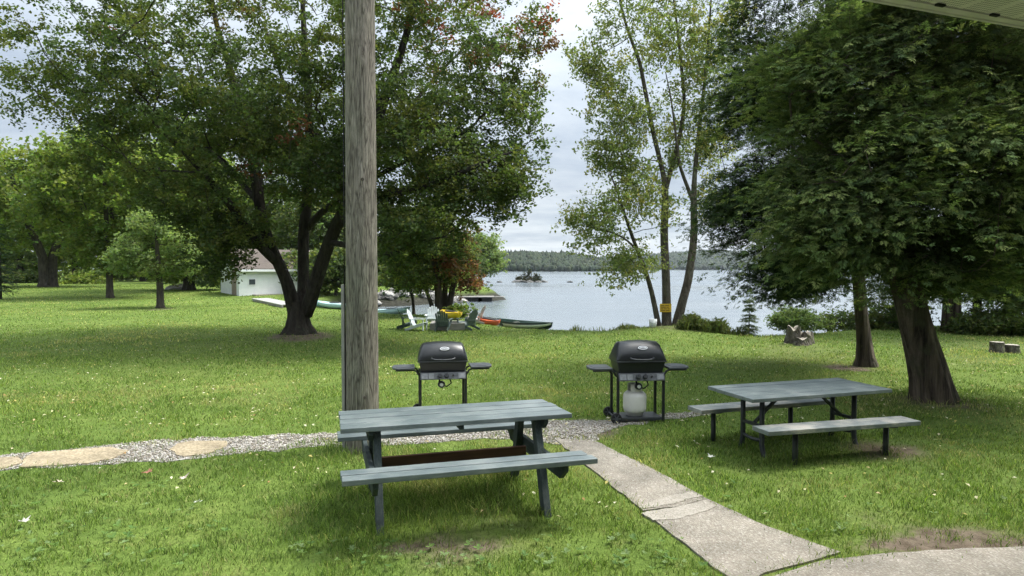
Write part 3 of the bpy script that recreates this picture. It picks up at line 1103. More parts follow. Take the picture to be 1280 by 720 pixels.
def leaf_cloud(C, per, spread, size, pal, rng, flat=0.55, up=0.5, aspect=0.62, tint=None, droop=0.0, sub=5):
    """kite shaped, folded leaves round cluster centres, bunched on little twigs"""
    n = len(C)
    # sub-clumps
    S = C[:, None, :] + rng.normal(0, 1, (n, sub, 3)) * np.array([spread, spread, spread * flat])
    m = max(1, int(per / sub))
    L = S[:, :, None, :] + rng.normal(0, 1, (n, sub, m, 3)) * np.array([spread * .38, spread * .38, spread * .26])
    M = n * sub * m
    L = L.reshape(M, 3)
    nor = rng.normal(0, 1, (M, 3))
    nor[:, 2] = np.abs(nor[:, 2]) + up
    nor /= np.linalg.norm(nor, axis=1, keepdims=True)
    d = rng.normal(0, 1, (M, 3))
    d[:, 2] -= droop
    d -= nor * (d * nor).sum(1, keepdims=True)
    d /= np.linalg.norm(d, axis=1, keepdims=True) + 1e-9
    s = np.cross(nor, d)
    sz = size * rng.uniform(0.65, 1.25, (M, 1))
    w = sz * aspect * 0.5
    fold = nor * w * 0.35
    V = np.stack([L - d * sz * .5, L + s * w + fold - d * sz * .05, L + d * sz * .5, L - s * w + fold - d * sz * .05], 1).reshape(-1, 3)
    b = np.arange(M) * 4
    T = np.concatenate([np.stack([b, b + 1, b + 2], 1), np.stack([b, b + 2, b + 3], 1)])
    pal = np.array(pal, float)
    ci = rng.integers(0, len(pal), n)
    cc = pal[ci]
    if tint is not None:
        cc = tint(C, cc, rng)
    col = np.repeat(cc, sub * m, 0) * rng.uniform(0.7, 1.35, (M, 1))
    lv = rng.random(M) < 0.2
    col[lv] = pal[rng.integers(0, len(pal), lv.sum())] if tint is None else col[lv]
    col = col * rng.uniform(.92, 1.08, (M, 3))
    return V, T, np.concatenate([col, col])


def crown_pts(ell, n, rng, shell=0.5, gap=0.25, gscale=0.6):
    """points in a union of ellipsoids (cx,cy,cz,rx,ry,rz,weight), thinned by a lumpy field so that holes show"""
    W = np.array([e[6] for e in ell], float)
    W /= W.sum()
    out = []
    ph = rng.uniform(0, 6, 6)
    while len(out) < n:
        e = ell[rng.choice(len(ell), p=W)]
        v = rng.normal(0, 1, 3)
        v /= np.linalg.norm(v)
        r = rng.random() ** (1 / 3.0)
        if rng.random() < shell: r = 1 - 0.35 * rng.random() ** 1.5
        p = np.array(e[:3]) + v * r * np.array(e[3:6])
        g = math.sin(p[0] * gscale * 2.1 + ph[0]) * math.sin(p[2] * gscale * 2.7 + ph[1]) + math.sin(p[1] * gscale * 2.4 + ph[2]) * math.sin((p[0] + p[2]) * gscale * 1.6 + ph[3])
        if g > 1.2 - gap * 2.5 and rng.random() < 0.8: continue
        out.append(p)
    return np.array(out)


def crown_obj(V, T, C, mat, parent, name='crown'):
    me = np_mesh(name, V, [T], [C])
    return link(name, me, mat, parent)


def rel(pts, o):
    return [tuple(a - b for a, b in zip(p[:3], o)) + tuple(p[3:]) for p in pts]


def PX(lst, d0, o):
    """list of (px,py,depth offset,radius) -> local points"""
    r = []
    for px, py, dd, rad in lst:
        p = at(px, py, d0 + dd)
        r.append((p[0] - o[0], p[1] - o[1], p[2] - o[2], rad))
    return r


G_MAPLE = [(0.076, 0.108, 0.032), (0.090, 0.12, 0.036), (0.066, 0.098, 0.034), (0.108, 0.125, 0.036), (0.072, 0.106, 0.044)]


# ---- the big maple behind the pole
def big_maple():
    rng = np.random.default_rng(101)
    o = (MAPLE[0], MAPLE[1], 0.0)
    D = MAPLE[1]
    root = empty('maple_tree', o, 0, 'large spreading maple with several dark stems and reddening leaves behind the wooden pole', 'tree')
    st = []
    st.append([(0, 0, -0.15, .37), (0, 0, .35, .31), (-.02, 0, .8, .30), (-.02, 0, 1.05, .25)])
    st.append(PX([(369, 392, 0, .20), (360, 353, -.2, .165), (346, 325.5, -.3, .155), (330.5, 289, -.4, .15), (323.6, 253, -.3, .14), (321, 225, 0, .16), (310, 170, .3, .13), (292, 100, .6, .10), (270, 30, .8, .07), (255, -60, 1.0, .04)], D, o))
    st.append(PX([(377, 388, 0.1, .20), (379, 375, .3, .165), (379, 331, .6, .16), (379, 287, .8, .155), (383, 262, .8, .145), (388, 200, .9, .14), (385, 120, .8, .11), (380, 40, .6, .08), (375, -60, .4, .04)], D, o))
    st.append(PX([(383, 390, 0, .21), (389, 372, -.2, .185), (399, 337, -.4, .18), (411, 303, -.5, .175), (425, 273, -.6, .17), (439, 245, -.6, .18), (457, 200, -.7, .16), (475, 140, -.9, .13), (500, 70, -1.0, .10), (520, 0, -1.0, .07), (530, -80, -1, .04)], D, o))
    st.append(PX([(346, 328, -.3, .13), (332, 315, -.7, .125), (319, 303, -1.0, .12), (305, 281, -1.4, .11), (298, 268, -1.7, .10), (268, 232, -2.4, .085), (235, 195, -3.0, .06), (190, 150, -3.6, .04)], D, o))
    st.append(PX([(386, 284, .8, .11), (400, 266, .6, .10), (411, 258, .4, .095), (440, 240, 0, .08), (480, 215, -.6, .065), (530, 190, -1.2, .05), (590, 160, -1.5, .03)], D, o))
    st.append(PX([(425, 273, -.6, .12), (450, 252, -1.2, .12), (478, 243, -1.9, .11), (505, 240, -2.4, .10), (550, 228, -3, .075), (600, 205, -3.3, .05), (640, 190, -3.4, .03)], D, o))
    st.append(PX([(411, 303, -.5, .085), (440, 307, -1.4, .085), (468, 317, -2.0, .08), (490, 320, -2.3, .07), (506, 309, -2.6, .06), (530, 300, -2.9, .04), (555, 296, -3.1, .025)], D, o))
    st.append(PX([(388, 200, .9, .09), (370, 150, 2.2, .08), (350, 90, 3.4, .06), (330, 30, 4.2, .04)], D, o))
    st.append(PX([(323, 253, -.3, .09), (290, 215, 1.2, .08), (245, 170, 2.6, .06), (190, 120, 3.4, .04), (130, 80, 3.6, .025)], D, o))
    st.append(PX([(457, 200, -.7, .08), (500, 150, 1.0, .07), (545, 95, 2.4, .05), (590, 50, 3.0, .03)], D, o))

    def e(px, py, dd, r, ry, rz, w):
        p = at(px, py, D + dd)
        return (p[0] - o[0], p[1] - o[1], p[2] - o[2], r, ry, rz, w)
    ell = [e(360, 40, 0, 5.6, 5.0, 4.6, 6.0), e(180, 75, -1, 3.6, 3.6, 2.6, 2.6), e(95, 70, -1, 1.9, 2.2, 1.3, .35), e(215, 190, -2, 2.6, 2.6, 1.6, 1.3),
           e(540, 80, -1, 3.1, 3.6, 3.2, 3.2), e(580, 185, -2.2, 2.1, 2.2, 1.6, 1.5), e(500, 215, -1.6, 2.0, 2.6, 1.5, 1.4), e(520, 275, -2.4, 1.5, 1.6, 1.1, 1.0), e(608, 240, -2.4, 1.0, 1.2, .9, .5),
           e(260, 245, -2, 1.7, 1.8, 1.3, .9), e(420, 170, 2, 3.0, 2.0, 2.4, 1.6), e(335, 180, 2.5, 2.6, 1.6, 2.0, 1.0), e(640, 60, -1, 1.2, 2, 2.2, .6), e(290, 290, -1.6, .8, 1.1, .9, .35), e(20, 100, -1, 1.1, 1.5, 1.3, .13), e(258, 305, -1.4, 1.0, 1.2, 1.0, .6), e(375, 190, -2.5, 1.8, 1.2, 1.4, .9), e(330, 130, -3, 2.2, 1.5, 1.8, 1.0)]
    T = crown_pts(ell, 1680, rng, 0.35, 0.42, 0.75)
    ch, td = grow(st, T, rng, 0.0075, 0.14, lo=2.2, wiggle=.07)
    wood_mesh(ch, 'trunk', MAT['bark_maple'], root, (0, 0, 1.75, .75), 1.0)

    def tint(Cc, cc, rg):
        # autumn colour on single outer sprays
        w = np.array(Cc) + np.array(o)
        px = 640 + (w[:, 0] / w[:, 1]) * F
        z = w[:, 2]
        pr = np.clip((px - 490) / 110, 0, 1) * np.clip((z - 6.4) / 2.4, 0, 1.2) * 0.40 + np.clip((z - 8.0) / 4, 0, 1) * .08 + 0.002
        k = rg.random(len(cc)) < pr
        red = np.array([(0.21, 0.055, 0.040), (0.155, 0.07, 0.042), (0.125, 0.082, 0.042), (0.135, 0.105, 0.036)])
        cc = cc.copy()
        cc[k] = red[rg.choice(4, k.sum(), p=[.15, .27, .32, .26])]
        return cc
    V, F_, C = leaf_cloud(T, 126, 0.25, 0.088, G_MAPLE, rng, 0.6, 0.45, 0.85, tint, 0.4, 6)
    crown_obj(V, F_, C, MAT['leaf'], root)


big_maple()


# ---- generic broadleaf / conifer background trees
def broadleaf(name, base_px, d, top_px, crown, label, cat, group=None, pal=G_MAPLE, ncl=160, per=60, leaf=0.2, spread=.42, stems=1, tr=.18, bark_='bark_dark', seed=0, gap=.2, mat='leaf', z0=None, lean=(0, 0), droop=.3, lo=.3, trans=None, minr=0.012):
    """crown: ellipsoids given in px: (px,py,rx_px,ry_px,weight[,depth offset])"""
    rng = np.random.default_rng(1000 + seed)
    X = (base_px - 640) / F * d
    zg = float(gz(X, d)[0]) if z0 is None else z0
    o = (X, d, zg)
    root = empty(name, o, 0, label, cat, group)
    s = d / F
    ell = []
    for c in crown:
        px, py, rx, ry, w = c[:5]
        dd = c[5] if len(c) > 5 else 0
        p = at(px, py, d + dd)
        ell.append((p[0] - X, p[1] - d, p[2] - zg, rx * s, max(rx * s * .85, 0.3), ry * s, w))
    T = crown_pts(ell, ncl, rng, .45, gap, 1.4 / max(1.5, max(e[3] for e in ell)))
    topz = max(T[:, 2])
    st = []
    for k in range(stems):
        a = 2 * PI * k / max(1, stems) + seed
        sp = 0 if stems == 1 else tr * .55
        ox, oy = math.cos(a) * sp, math.sin(a) * sp
        cxm, cym = np.mean(T[:, 0]), np.mean(T[:, 1])
        rr = tr if stems == 1 else tr * .75
        f = .22 if stems > 1 else 0
        st.append([(ox, oy, -.1, rr * 1.15), (ox + lean[0] * .3 + ox * .3, oy + oy * .3, topz * .2, rr * .95),
                   (ox + cxm * .4 + lean[0] * .7 + math.cos(a) * topz * f * .5, oy + cym * .4 + math.sin(a) * topz * f * .5, topz * .5, rr * .7),
                   (ox + cxm * .8 + lean[0] + math.cos(a) * topz * f, oy + cym * .8 + math.sin(a) * topz * f, topz * .86, rr * .22)])
    ch, td = grow(st, T, rng, .012, .12, lo=min(lo, topz * .2), step=.8, wiggle=.06)
    wood_mesh(ch, 'trunk', MAT[bark_], root, (0, 0, 1.35, topz * .05), seed, minr)
    V, F_, C = leaf_cloud(T, per, spread, leaf, pal, rng, .6, .5, .8, None, droop, 6)
    crown_obj(V, F_, C, MAT[mat], root)
    return root


def conifer(name, base_px, base_y, d, top_y, rad_px, label, cat, group=None, pal=None, seed=0, whorls=16, bark_='bark_dark', blen=None, z0=None, bottom=.06, den=1.0, fan=.5, ssz=.2):
    """layered conifer: drooping whorled boughs made of needle sprays"""
    rng = np.random.default_rng(3000 + seed)
    X = (base_px - 640) / F * d
    zg = float(gz(X, d)[0]) if z0 is None else z0
    root = empty(name, (X, d, zg), 0, label, cat, group)
    hgt = at(base_px, top_y, d)[2] - zg
    R = rad_px * d / F
    b = MB()
    b.tube([(0, 0, -.1), (0, 0, hgt * .5), (0, 0, hgt * .98)], [max(.015, hgt * .018), hgt * .011, .008], 8)
    Cn, Dr, Sz = [], [], []
    for k in range(whorls):
        t = (k + rng.uniform(-.3, .3)) / whorls
        z = hgt * (bottom + (1 - bottom) * t)
        L = R * (1 - t) ** .8 * rng.uniform(.8, 1.1) + .03 * hgt * .3
        nb = int(rng.integers(6, 10) * den)
        for j in range(nb):
            a = 2 * PI * j / nb + rng.uniform(-.3, .3)
            Lb = L * rng.uniform(.7, 1.1)
            tip = np.array([math.cos(a) * Lb, math.sin(a) * Lb, z - Lb * .28])
            b.tube([(0, 0, z), tuple(tip * np.array([.5, .5, 1]) + np.array([0, 0, Lb * .18])), tuple(tip)], [max(.004, Lb * .016), max(.003, Lb * .01), .002], 3, cap=False)
            m = max(3, int(Lb / (R / 7.0)))
            for q in range(m):
                s = (q + .6) / m
                Cn.append((math.cos(a) * Lb * s, math.sin(a) * Lb * s, z - Lb * .28 * s ** 1.2 + Lb * .08))
                Dr.append((math.cos(a), math.sin(a), -.25))
                Sz.append(R * ssz * (1.1 - .5 * s))
    b.build('trunk', MAT[bark_], root)
    V, F_, C = sprays(np.array(Cn), np.array(Dr), np.array(Sz), pal or [(0.025, 0.05, 0.018), (0.035, 0.062, 0.022)], rng, k=9, fan=fan, droop=.35)
    crown_obj(V, F_, C, MAT['needle'], root)
    return root


def sprays(Cn, Dr, Sz, pal, rng, k=11, fan=.6, droop=.3, wid=.16, jit=.35, tint=None):
    """flat fans of narrow leaflets (cedar sprays)"""
    n = len(Cn)
    Dr = Dr + rng.normal(0, jit, Dr.shape)
    Dr /= np.linalg.norm(Dr, axis=1, keepdims=True) + 1e-9
    up = np.tile(np.array([[0, 0, 1.0]]), (n, 1)) + rng.normal(0, .3, (n, 3))
    side = np.cross(Dr, up)
    side /= np.linalg.norm(side, axis=1, keepdims=True) + 1e-9
    nor = np.cross(side, Dr)
    V, T, C = [], [], []
    pal = np.array(pal, float)
    cc = pal[rng.integers(0, len(pal), n)] * rng.uniform(.85, 1.18, (n, 1))
    if tint is not None: cc = tint(Cn, cc, rng)
    base = 0
    for j in range(k):
        s = j / (k - 1)
        sg = 1 if j % 2 else -1
        root = Cn + Dr * (Sz * s * .75)[:, None]
        ln = Sz * (.62 - .25 * s) * rng.uniform(.7, 1.2, n)
        ang = fan * (1 - .55 * s) * rng.uniform(.8, 1.3, n) * sg * 1.4
        d = Dr * np.cos(ang)[:, None] + side * np.sin(ang)[:, None] + rng.normal(0, .12, (n, 3))
        d[:, 2] -= droop * rng.uniform(.3, 1.2, n)
        d /= np.linalg.norm(d, axis=1, keepdims=True)
        w = np.cross(nor, d)
        w /= np.linalg.norm(w, axis=1, keepdims=True) + 1e-9
        wd = (ln * wid * rng.uniform(.8, 1.3, n))[:, None]
        midp = root + d * (ln * .55)[:, None]
        tip = root + d * ln[:, None] - np.array([0, 0, 1]) * (ln * .12)[:, None]
        V.append(np.stack([root, midp + w * wd, tip, midp - w * wd], 1).reshape(-1, 3))
        b = base + np.arange(n) * 4
        T.append(np.stack([b, b + 1, b + 2, b + 3], 1))
        base += n * 4
        C.append(cc * rng.uniform(.92, 1.1, (n, 1)) * (0.92 + .2 * s))
    return np.concatenate(V), np.concatenate(T), np.concatenate(C)


# ---- cedars on the right
G_CEDAR = [(0.074, 0.112, 0.042), (0.088, 0.126, 0.047), (0.102, 0.134, 0.050), (0.062, 0.098, 0.042), (0.116, 0.142, 0.056)]
G_CEDDK = [(0.038, 0.062, 0.028), (0.050, 0.078, 0.033), (0.032, 0.054, 0.026), (0.062, 0.090, 0.034)]


def cedar(name, base, stems, ell, ncl, label, pal, seed, sz=.30, per=7, flare=None, lo=1.0, wid=.16):
    rng = np.random.default_rng(500 + seed)
    o = (base[0], base[1], 0.0)
    root = empty(name, o, 0, label, 'tree', 'cedars on the right of the lawn')
    T = crown_pts(ell, ncl, rng, .35, .46, 1.0)
    ch, td = grow(stems, T, rng, .006, .05, lo=lo, step=.5, wiggle=.04, down_pen=-.15)
    wood_mesh(ch, 'trunk', MAT['bark_cedar'], root, flare, seed)
    n = len(T)
    ax_ = np.array([np.mean([e[0] for e in ell]), np.mean([e[1] for e in ell])])
    ow = T[:, :2] - ax_ * .6 + rng.normal(0, .25, (n, 2))
    ow /= np.linalg.norm(ow, axis=1, keepdims=True) + 1e-6
    g = rng.normal(0, 1, (n, per, 3))
    a_ = g[:, :, 0] * .34
    b_ = g[:, :, 1] * .17
    dx_ = ow[:, None, 0] * a_ - ow[:, None, 1] * b_
    dy_ = ow[:, None, 1] * a_ + ow[:, None, 0] * b_
    dz_ = -.42 * a_ - .25 * np.abs(b_) + g[:, :, 2] * .05
    C0 = (T[:, None, :] + np.stack([dx_, dy_, dz_], 2)).reshape(-1, 3)
    d = np.repeat(td, per, 0) * .7
    out = C0[:, :2] - ax_
    out /= np.linalg.norm(out, axis=1, keepdims=True) + 1e-6
    d[:, :2] += out * .8
    d[:, 2] -= .28
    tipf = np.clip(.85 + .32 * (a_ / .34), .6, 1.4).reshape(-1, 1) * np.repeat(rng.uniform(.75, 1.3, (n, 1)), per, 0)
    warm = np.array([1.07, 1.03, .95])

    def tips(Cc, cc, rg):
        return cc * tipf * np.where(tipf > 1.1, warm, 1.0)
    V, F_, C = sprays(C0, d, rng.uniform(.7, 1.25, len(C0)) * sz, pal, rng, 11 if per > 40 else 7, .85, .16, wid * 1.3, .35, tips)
    crown_obj(V, F_, C, MAT['needle'], root)


def E(o, D, px, py, dd, rx, ry, rz, w):
    p = at(px, py, D + dd)
    return (p[0] - o[0], p[1] - o[1], p[2], rx, ry, rz, w)


oA = (CEDA[0], CEDA[1], 0)
DA = CEDA[1]
stA = [[(0, 0, -.15, .31)] + PX([(1168, 488, 0, .265), (1163, 470, 0, .245), (1150, 428, 0, .22), (1135, 373, 0, .195), (1119, 290, .1, .21), (1108, 150, .3, .17), (1113, 60, .5, .14), (1118, -80, .7, .10), (1125, -260, 1.0, .05)], DA, oA),
       PX([(1117, 270, .1, .05), (1075, 215, .1, .035), (1030, 180, .2, .02), (990, 160, .2, .008)], DA, oA),
       PX([(1117, 260, .1, .05), (1175, 205, .1, .035), (1240, 165, .2, .02), (1290, 140, .2, .008)], DA, oA)]
elA = [E(oA, DA, 1180, 30, 0, 1.6, 1.5, 1.2, 1.8), E(oA, DA, 1100, 90, -.6, 1.0, .7, .9, 1.0), E(oA, DA, 1130, 60, .2, 2.1, 2.0, 1.8, 3.4), E(oA, DA, 1075, 210, -.6, 1.15, 1.2, 1.0, 1.7), E(oA, DA, 1215, 180, -.4, 1.6, 1.4, 1.1, 2.4), E(oA, DA, 1120, 270, -.5, 1.2, 1.2, .75, 1.7),
       E(oA, DA, 1210, 290, -.2, 1.25, 1.2, .8, 1.8), E(oA, DA, 1050, 285, -.2, .75, .9, .6, .8), E(oA, DA, 1275, 120, .3, 1.5, 1.5, 1.5, 1.6), E(oA, DA, 1270, 300, .4, .9, 1.0, .75, .9),
       E(oA, DA, 1110, -120, .6, 1.6, 1.6, 1.6, 1.3), E(oA, DA, 1180, 345, .2, .9, .8, .35, .5), E(oA, DA, 1055, 100, .2, 1.0, 1.1, 1.2, 1.2)]
cedar('cedar_tree', CEDA, stA, elA, 1450, 'thick leaning cedar with dark ridged trunk beside the pipe framed table', G_CEDAR, 1, .105, 52, (0, 0, 1.16, .6), 2.0, .10)

oB = (CEDB[0], CEDB[1], 0)
DB = CEDB[1]
stB = [[(0, 0, -.1, .20)] + PX([(1081, 430, 0, .135), (1075, 380, 0, .12), (1070, 290, .1, .115), (1066, 180, .2, .10), (1048, 73, .3, .085), (1035, 0, .4, .07), (1025, -120, .5, .04)], DB, oB),
       PX([(1062, 150, .2, .05), (1020, 175, -.2, .035), (975, 205, -.2, .02), (935, 235, -.3, .008)], DB, oB),
       PX([(1070, 290, .1, .05), (1020, 280, -.1, .035), (970, 290, -.2, .02), (940, 298, -.2, .008)], DB, oB),
       PX([(1045, 60, .3, .04), (1000, 66, .1, .03), (955, 60, .1, .008)], DB, oB)]
elB = [E(oB, DB, 1010, 40, .2, 1.75, 1.8, 2.0, 3.4), E(oB, DB, 960, 195, -.2, 1.1, 1.5, 1.4, 2.2), E(oB, DB, 935, 250, -.4, .75, .9, .95, 1.1), E(oB, DB, 1010, 270, -.2, 1.15, 1.4, 1.15, 2.0), E(oB, DB, 975, 325, -.2, .8, .9, .6, .9),
       E(oB, DB, 1060, 170, .5, 1.5, 1.6, 1.9, 2.0), E(oB, DB, 1020, 352, .1, .7, .8, .4, .6), E(oB, DB, 950, 110, 0, .95, 1.2, 1.1, 1.3), E(oB, DB, 1000, -130, .3, 1.4, 1.5, 1.6, 1.3)]
cedar('cedar_tree', CEDB, stB, elB, 1250, 'slender trunked cedar behind the leaning one, its dark boughs hanging over the lake', G_CEDDK, 2, .095, 46, (0, 0, 1.3, .4), 2.2, .125)

for i, (bx, d, ty, ex, lb, tr) in enumerate([
        (1190, 20.5, -160, [(1190, 150, 100, 190, 2), (1160, 320, 70, 50, .8), (1225, 315, 60, 55, .8)], 'stout cedar standing on the shore behind the leaning trunk', .24),
        (1222, 22.5, -60, [(1250, 180, 80, 170, 2), (1235, 340, 45, 40, .6)], 'thin cedar on the shore with lake showing left of its trunk', .13),
        (1262, 20.0, 0, [(1285, 170, 80, 200, 2), (1275, 350, 50, 45, .8)], 'cedar at the right edge of the shore behind the sawn stumps', .15)]):
    o_ = ((bx - 640) / F * d, d)
    oo = (o_[0], o_[1], 0)
    st = [[(0, 0, -.1, tr * 1.2)] + PX([(bx, 380, 0, tr), (bx - 3, 250, .1, tr * .8), (bx - 2, 100, .1, tr * .5), (bx, ty, .1, .04)], d, oo)]
    el = [E(oo, d, px, py, 0, rx * d / F, rx * d / F * .7, ry * d / F, w) for px, py, rx, ry, w in ex]
    cedar('cedar_tree', o_, st, el, 620, lb, G_CEDDK if i != 1 else G_CEDAR, 10 + i, .24, 15, None, 1.2, .14)

# ---- trio of lakeside trees
G_POP = [(0.21, 0.25, 0.085), (0.24, 0.27, 0.095), (0.175, 0.22, 0.08), (0.26, 0.27, 0.095), (0.16, 0.205, 0.08)]


def lake_tree(name, bpx, bpy_, stems, cr, ncl, label, seed, per=42, leaf=.125, yellow=.06):
    rng = np.random.default_rng(800 + seed)
    D = 22.3
    o = ((bpx - 640) / F * D, D, 0.0)
    o = (o[0], o[1], float(gz(o[0], o[1])[0]))
    root = empty(name, o, 0, label, 'tree', 'lakeside trees in a clump of three trunks')
    polys = [PX(s, D, o) for s in stems]
    ell = []
    for px, py, dd, rx, rz, w in cr:
        p = at(px, py, D + dd)
        ell.append((p[0] - o[0], p[1] - o[1], p[2] - o[2], rx, rx * .9, rz, w))
    T = crown_pts(ell, ncl, rng, .3, .4, .9)
    ch, td = grow(polys, T, rng, .0055, .16, lo=2.0, wiggle=.06)
    wood_mesh(ch, 'trunk', MAT['bark_poplar'], root, (0, 0, 1.5, .5), seed)

    def tint(Cc, cc, rg):
        k = rg.random(len(cc)) < yellow
        cc = cc.copy()
        cc[k] = np.array((0.33, 0.30, 0.09))
        return cc
    V, F_, C = leaf_cloud(T, per * 1.15, .22, leaf * .92, G_POP, rng, .9, .15, .55, tint, 1.0, 5)
    crown_obj(V, F_, C, MAT['leaf'], root)
    return root, o


lake_tree('lakeside_tree', 824, 407, [[(824, 412, 0, .11), (814.5, 364, -.1, .085), (805, 333, -.3, .075), (793, 304, -.6, .065), (781, 269, -.9, .05), (772, 240, -1.1, .035), (762, 215, -1.2, .02)],
                                      [(797, 314, -.5, .04), (785, 300, -.9, .035), (765, 290, -1.3, .025), (745, 285, -1.5, .015)]],
          [(765, 275, -1, 1.25, .85, 2.0), (735, 265, -1.2, .7, .6, .8), (790, 325, -.8, .9, .5, .9), (790, 245, -.9, .8, .8, .9), (742, 305, -1.1, .75, .4, .6), (770, 345, -1.0, .7, .3, .25), (820, 260, -.6, .6, .8, .5)], 210,
          'thin left leaning trunk of the lakeside clump with low sparse leafy branches', 1, 36)
lake_tree('lakeside_tree', 833, 406, [[(833, 412, 0, .17), (833, 357, 0, .14), (830, 296, 0, .135), (832, 238, 0, .12), (830, 220, 0, .085), (817.5, 171, -.1, .075), (808, 122, -.2, .07), (799, 73, -.3, .06), (787, 46, -.3, .05), (776, 8, -.4, .04), (765, -60, -.4, .02)],
                                      [(832, 238, 0, .085), (842, 199, .2, .08), (851, 165, .3, .075), (856, 128, .4, .065), (851, 76, .4, .055), (846, 30, .5, .045), (841, -10, .5, .035), (836, -80, .6, .02)],
                                      [(787, 46, -.3, .022), (768, 60, -.5, .018), (750, 66, -.6, .012), (730, 82, -.7, .006)]],
          [(790, 40, -.3, 1.6, 1.9, 2.2), (740, 70, -.6, .8, .65, .8), (775, 135, -.5, 1.2, 1.2, 1.7), (765, 190, -.6, .9, .7, 1.0), (835, 60, .4, 1.3, 2.2, 1.4), (810, -70, 0, 1.7, 1.5, 1.5), (815, 190, .1, 1.1, .9, .9), (795, 225, -.3, 1.0, .6, .7)], 520,
          'tallest forked middle trunk of the lakeside clump carrying the yellow sign', 2, 40)
lake_tree('lakeside_tree', 846, 405, [[(845, 410, 0, .18), (852, 380, 0, .15), (860, 354, 0, .14), (868, 296, .1, .125), (867, 255, .1, .11), (868, 220, .2, .08), (873, 170, .3, .07), (880, 110, .4, .055), (886, 45, .5, .04), (892, -50, .5, .02)],
                                      [(867, 255, .1, .075), (858, 230, -.1, .065), (849, 208, -.3, .055), (846, 180, -.4, .045), (840, 130, -.5, .03), (832, 90, -.6, .015)]],
          [(880, 90, .4, 1.0, 2.0, 1.6), (890, 190, .3, .7, 1.0, .8), (860, 170, .4, .9, 1.2, .8), (900, 30, .5, .9, 1.5, .8), (865, -60, .3, 1.2, 1.3, 1.0), (885, 250, .5, .45, .5, .3)], 300,
          'right leaning trunk of the lakeside clump with yellowing leaves', 3, 40, .125, .22)

# yellow sign nailed to the middle trunk
sg = at(832, 385, 22.3 - .19)
root = empty('notice_sign', sg, 0, 'small yellow notice board fixed to the middle lakeside trunk', 'sign')
MB().box((0, 0, 0), (.40, .02, .29)).build('board', MAT['sign_yellow'], root, .004)
b = MB()
for k, wds in enumerate(((.11, .13), (.16, .08), (.07, .10, .07), (.14, .12))):
    x = -.155
    for w in wds:
        b.box((x + w / 2, -.0125, .085 - k * .057), (w, .004, .022))
        x += w + .025
b.build('lettering', MAT['sign_ink'], root)
pb = gp(816, 410)
root = empty('bucket', (*pb, 0), 0, 'small white bucket at the foot of the thin lakeside trunk', 'bucket')
MB().lathe([(0, 0), (.11, 0), (.14, .3), (.13, .3), (.105, .02), (0, .02)], 18).build('pail', MAT['white_paint'], root)
MB().tube([(-.14, 0, .27), (-.12, -.08, .2), (0, -.15, .15), (.12, -.08, .2), (.14, 0, .27)], .005, 5).build('handle', MAT['black_pipe'], root)

# ---- left background trees
G_MID = [(0.135, 0.185, 0.044), (0.155, 0.205, 0.048), (0.11, 0.165, 0.042), (0.18, 0.215, 0.05)]
G_PALE = [(0.165, 0.225, 0.085), (0.19, 0.25, 0.095), (0.145, 0.205, 0.085), (0.205, 0.255, 0.09)]
G_YEL = [(0.15, 0.18, 0.035), (0.18, 0.20, 0.04), (0.11, 0.15, 0.03)]
GB = 'trees along the far side of the lawn'
broadleaf('maple_tree', 60, 60, 180, [(60, 250, 95, 60, 3), (10, 260, 60, 55, 1), (120, 270, 55, 50, 1), (60, 205, 70, 40, 1)], 'old maple with a thick forked trunk at the far left of the lawn', 'tree', GB, G_MID, 330, 66, .34, .75, 2, .52, 'bark_dark', 1)
broadleaf('maple_tree', 137, 43.5, 150, [(140, 235, 85, 62, 3), (125, 195, 60, 40, 1.0), (185, 255, 60, 45, 1.0), (80, 250, 45, 40, .7), (140, 310, 45, 28, .7)], 'tall dense dark green tree behind the small pale tree on the left lawn', 'tree', GB, G_MID, 480, 70, .25, .5, 2, .24, 'bark_dark', 2)
broadleaf('ornamental_tree', 200, 32.5, 265, [(195, 310, 45, 36, 3), (190, 285, 26, 22, .8), (225, 325, 25, 20, .6), (160, 325, 22, 18, .5)], 'small pale green tree standing alone on the left lawn', 'tree', GB, G_PALE, 230, 60, .13, .24, 1, .17, 'bark_dark', 3, .3)
broadleaf('maple_tree', 236, 52, 160, [(240, 250, 55, 80, 2), (262, 320, 30, 36, .8), (215, 330, 25, 22, .4), (225, 190, 50, 45, 1)], 'dark trunked tree left of the white boathouse', 'tree', GB, G_MID, 300, 66, .3, .6, 1, .38, 'bark_dark', 4)
conifer('spruce_tree', 0, 369, 42, 272, 28, 'dark low branched spruce at the left edge of the lawn', 'tree', GB, [(0.04, 0.07, 0.036), (0.05, 0.082, 0.042)], 1, 15, bottom=.1)
kinds = [(-60, 66, 150, 55, G_MID, 'mid green tree at the left end of the far treeline'), (25, 84, 215, 50, G_PALE, 'pale tree far behind the old forked maple'), (95, 80, 205, 44, G_MID, 'rounded green tree far off between the old maple and the tall dark tree'),
         (180, 86, 190, 48, G_MAPLE, 'deep green tree far behind the small pale tree'), (265, 78, 195, 40, G_MAPLE, 'dark tree rising far behind the boathouse left end'), (302, 74, 235, 34, G_YEL, 'yellow green tree directly behind the boathouse roof'),
         (350, 72, 225, 40, G_MAPLE, 'green tree behind the boathouse right end')]
for i, (px, d, ty, rx, pal, lb) in enumerate(kinds):
    cy = (ty + 335) / 2
    broadleaf('broadleaf_tree', px, d, ty, [(px, cy, rx, (335 - ty) * .5, 3), (px - rx * .4, cy + 25, rx * .7, 35, 1), (px + rx * .4, cy + 20, rx * .7, 35, 1)], lb, 'tree', GB, pal, 200, 56, .42, .85, 1, .4, 'bark_dark', 20 + i, .15)
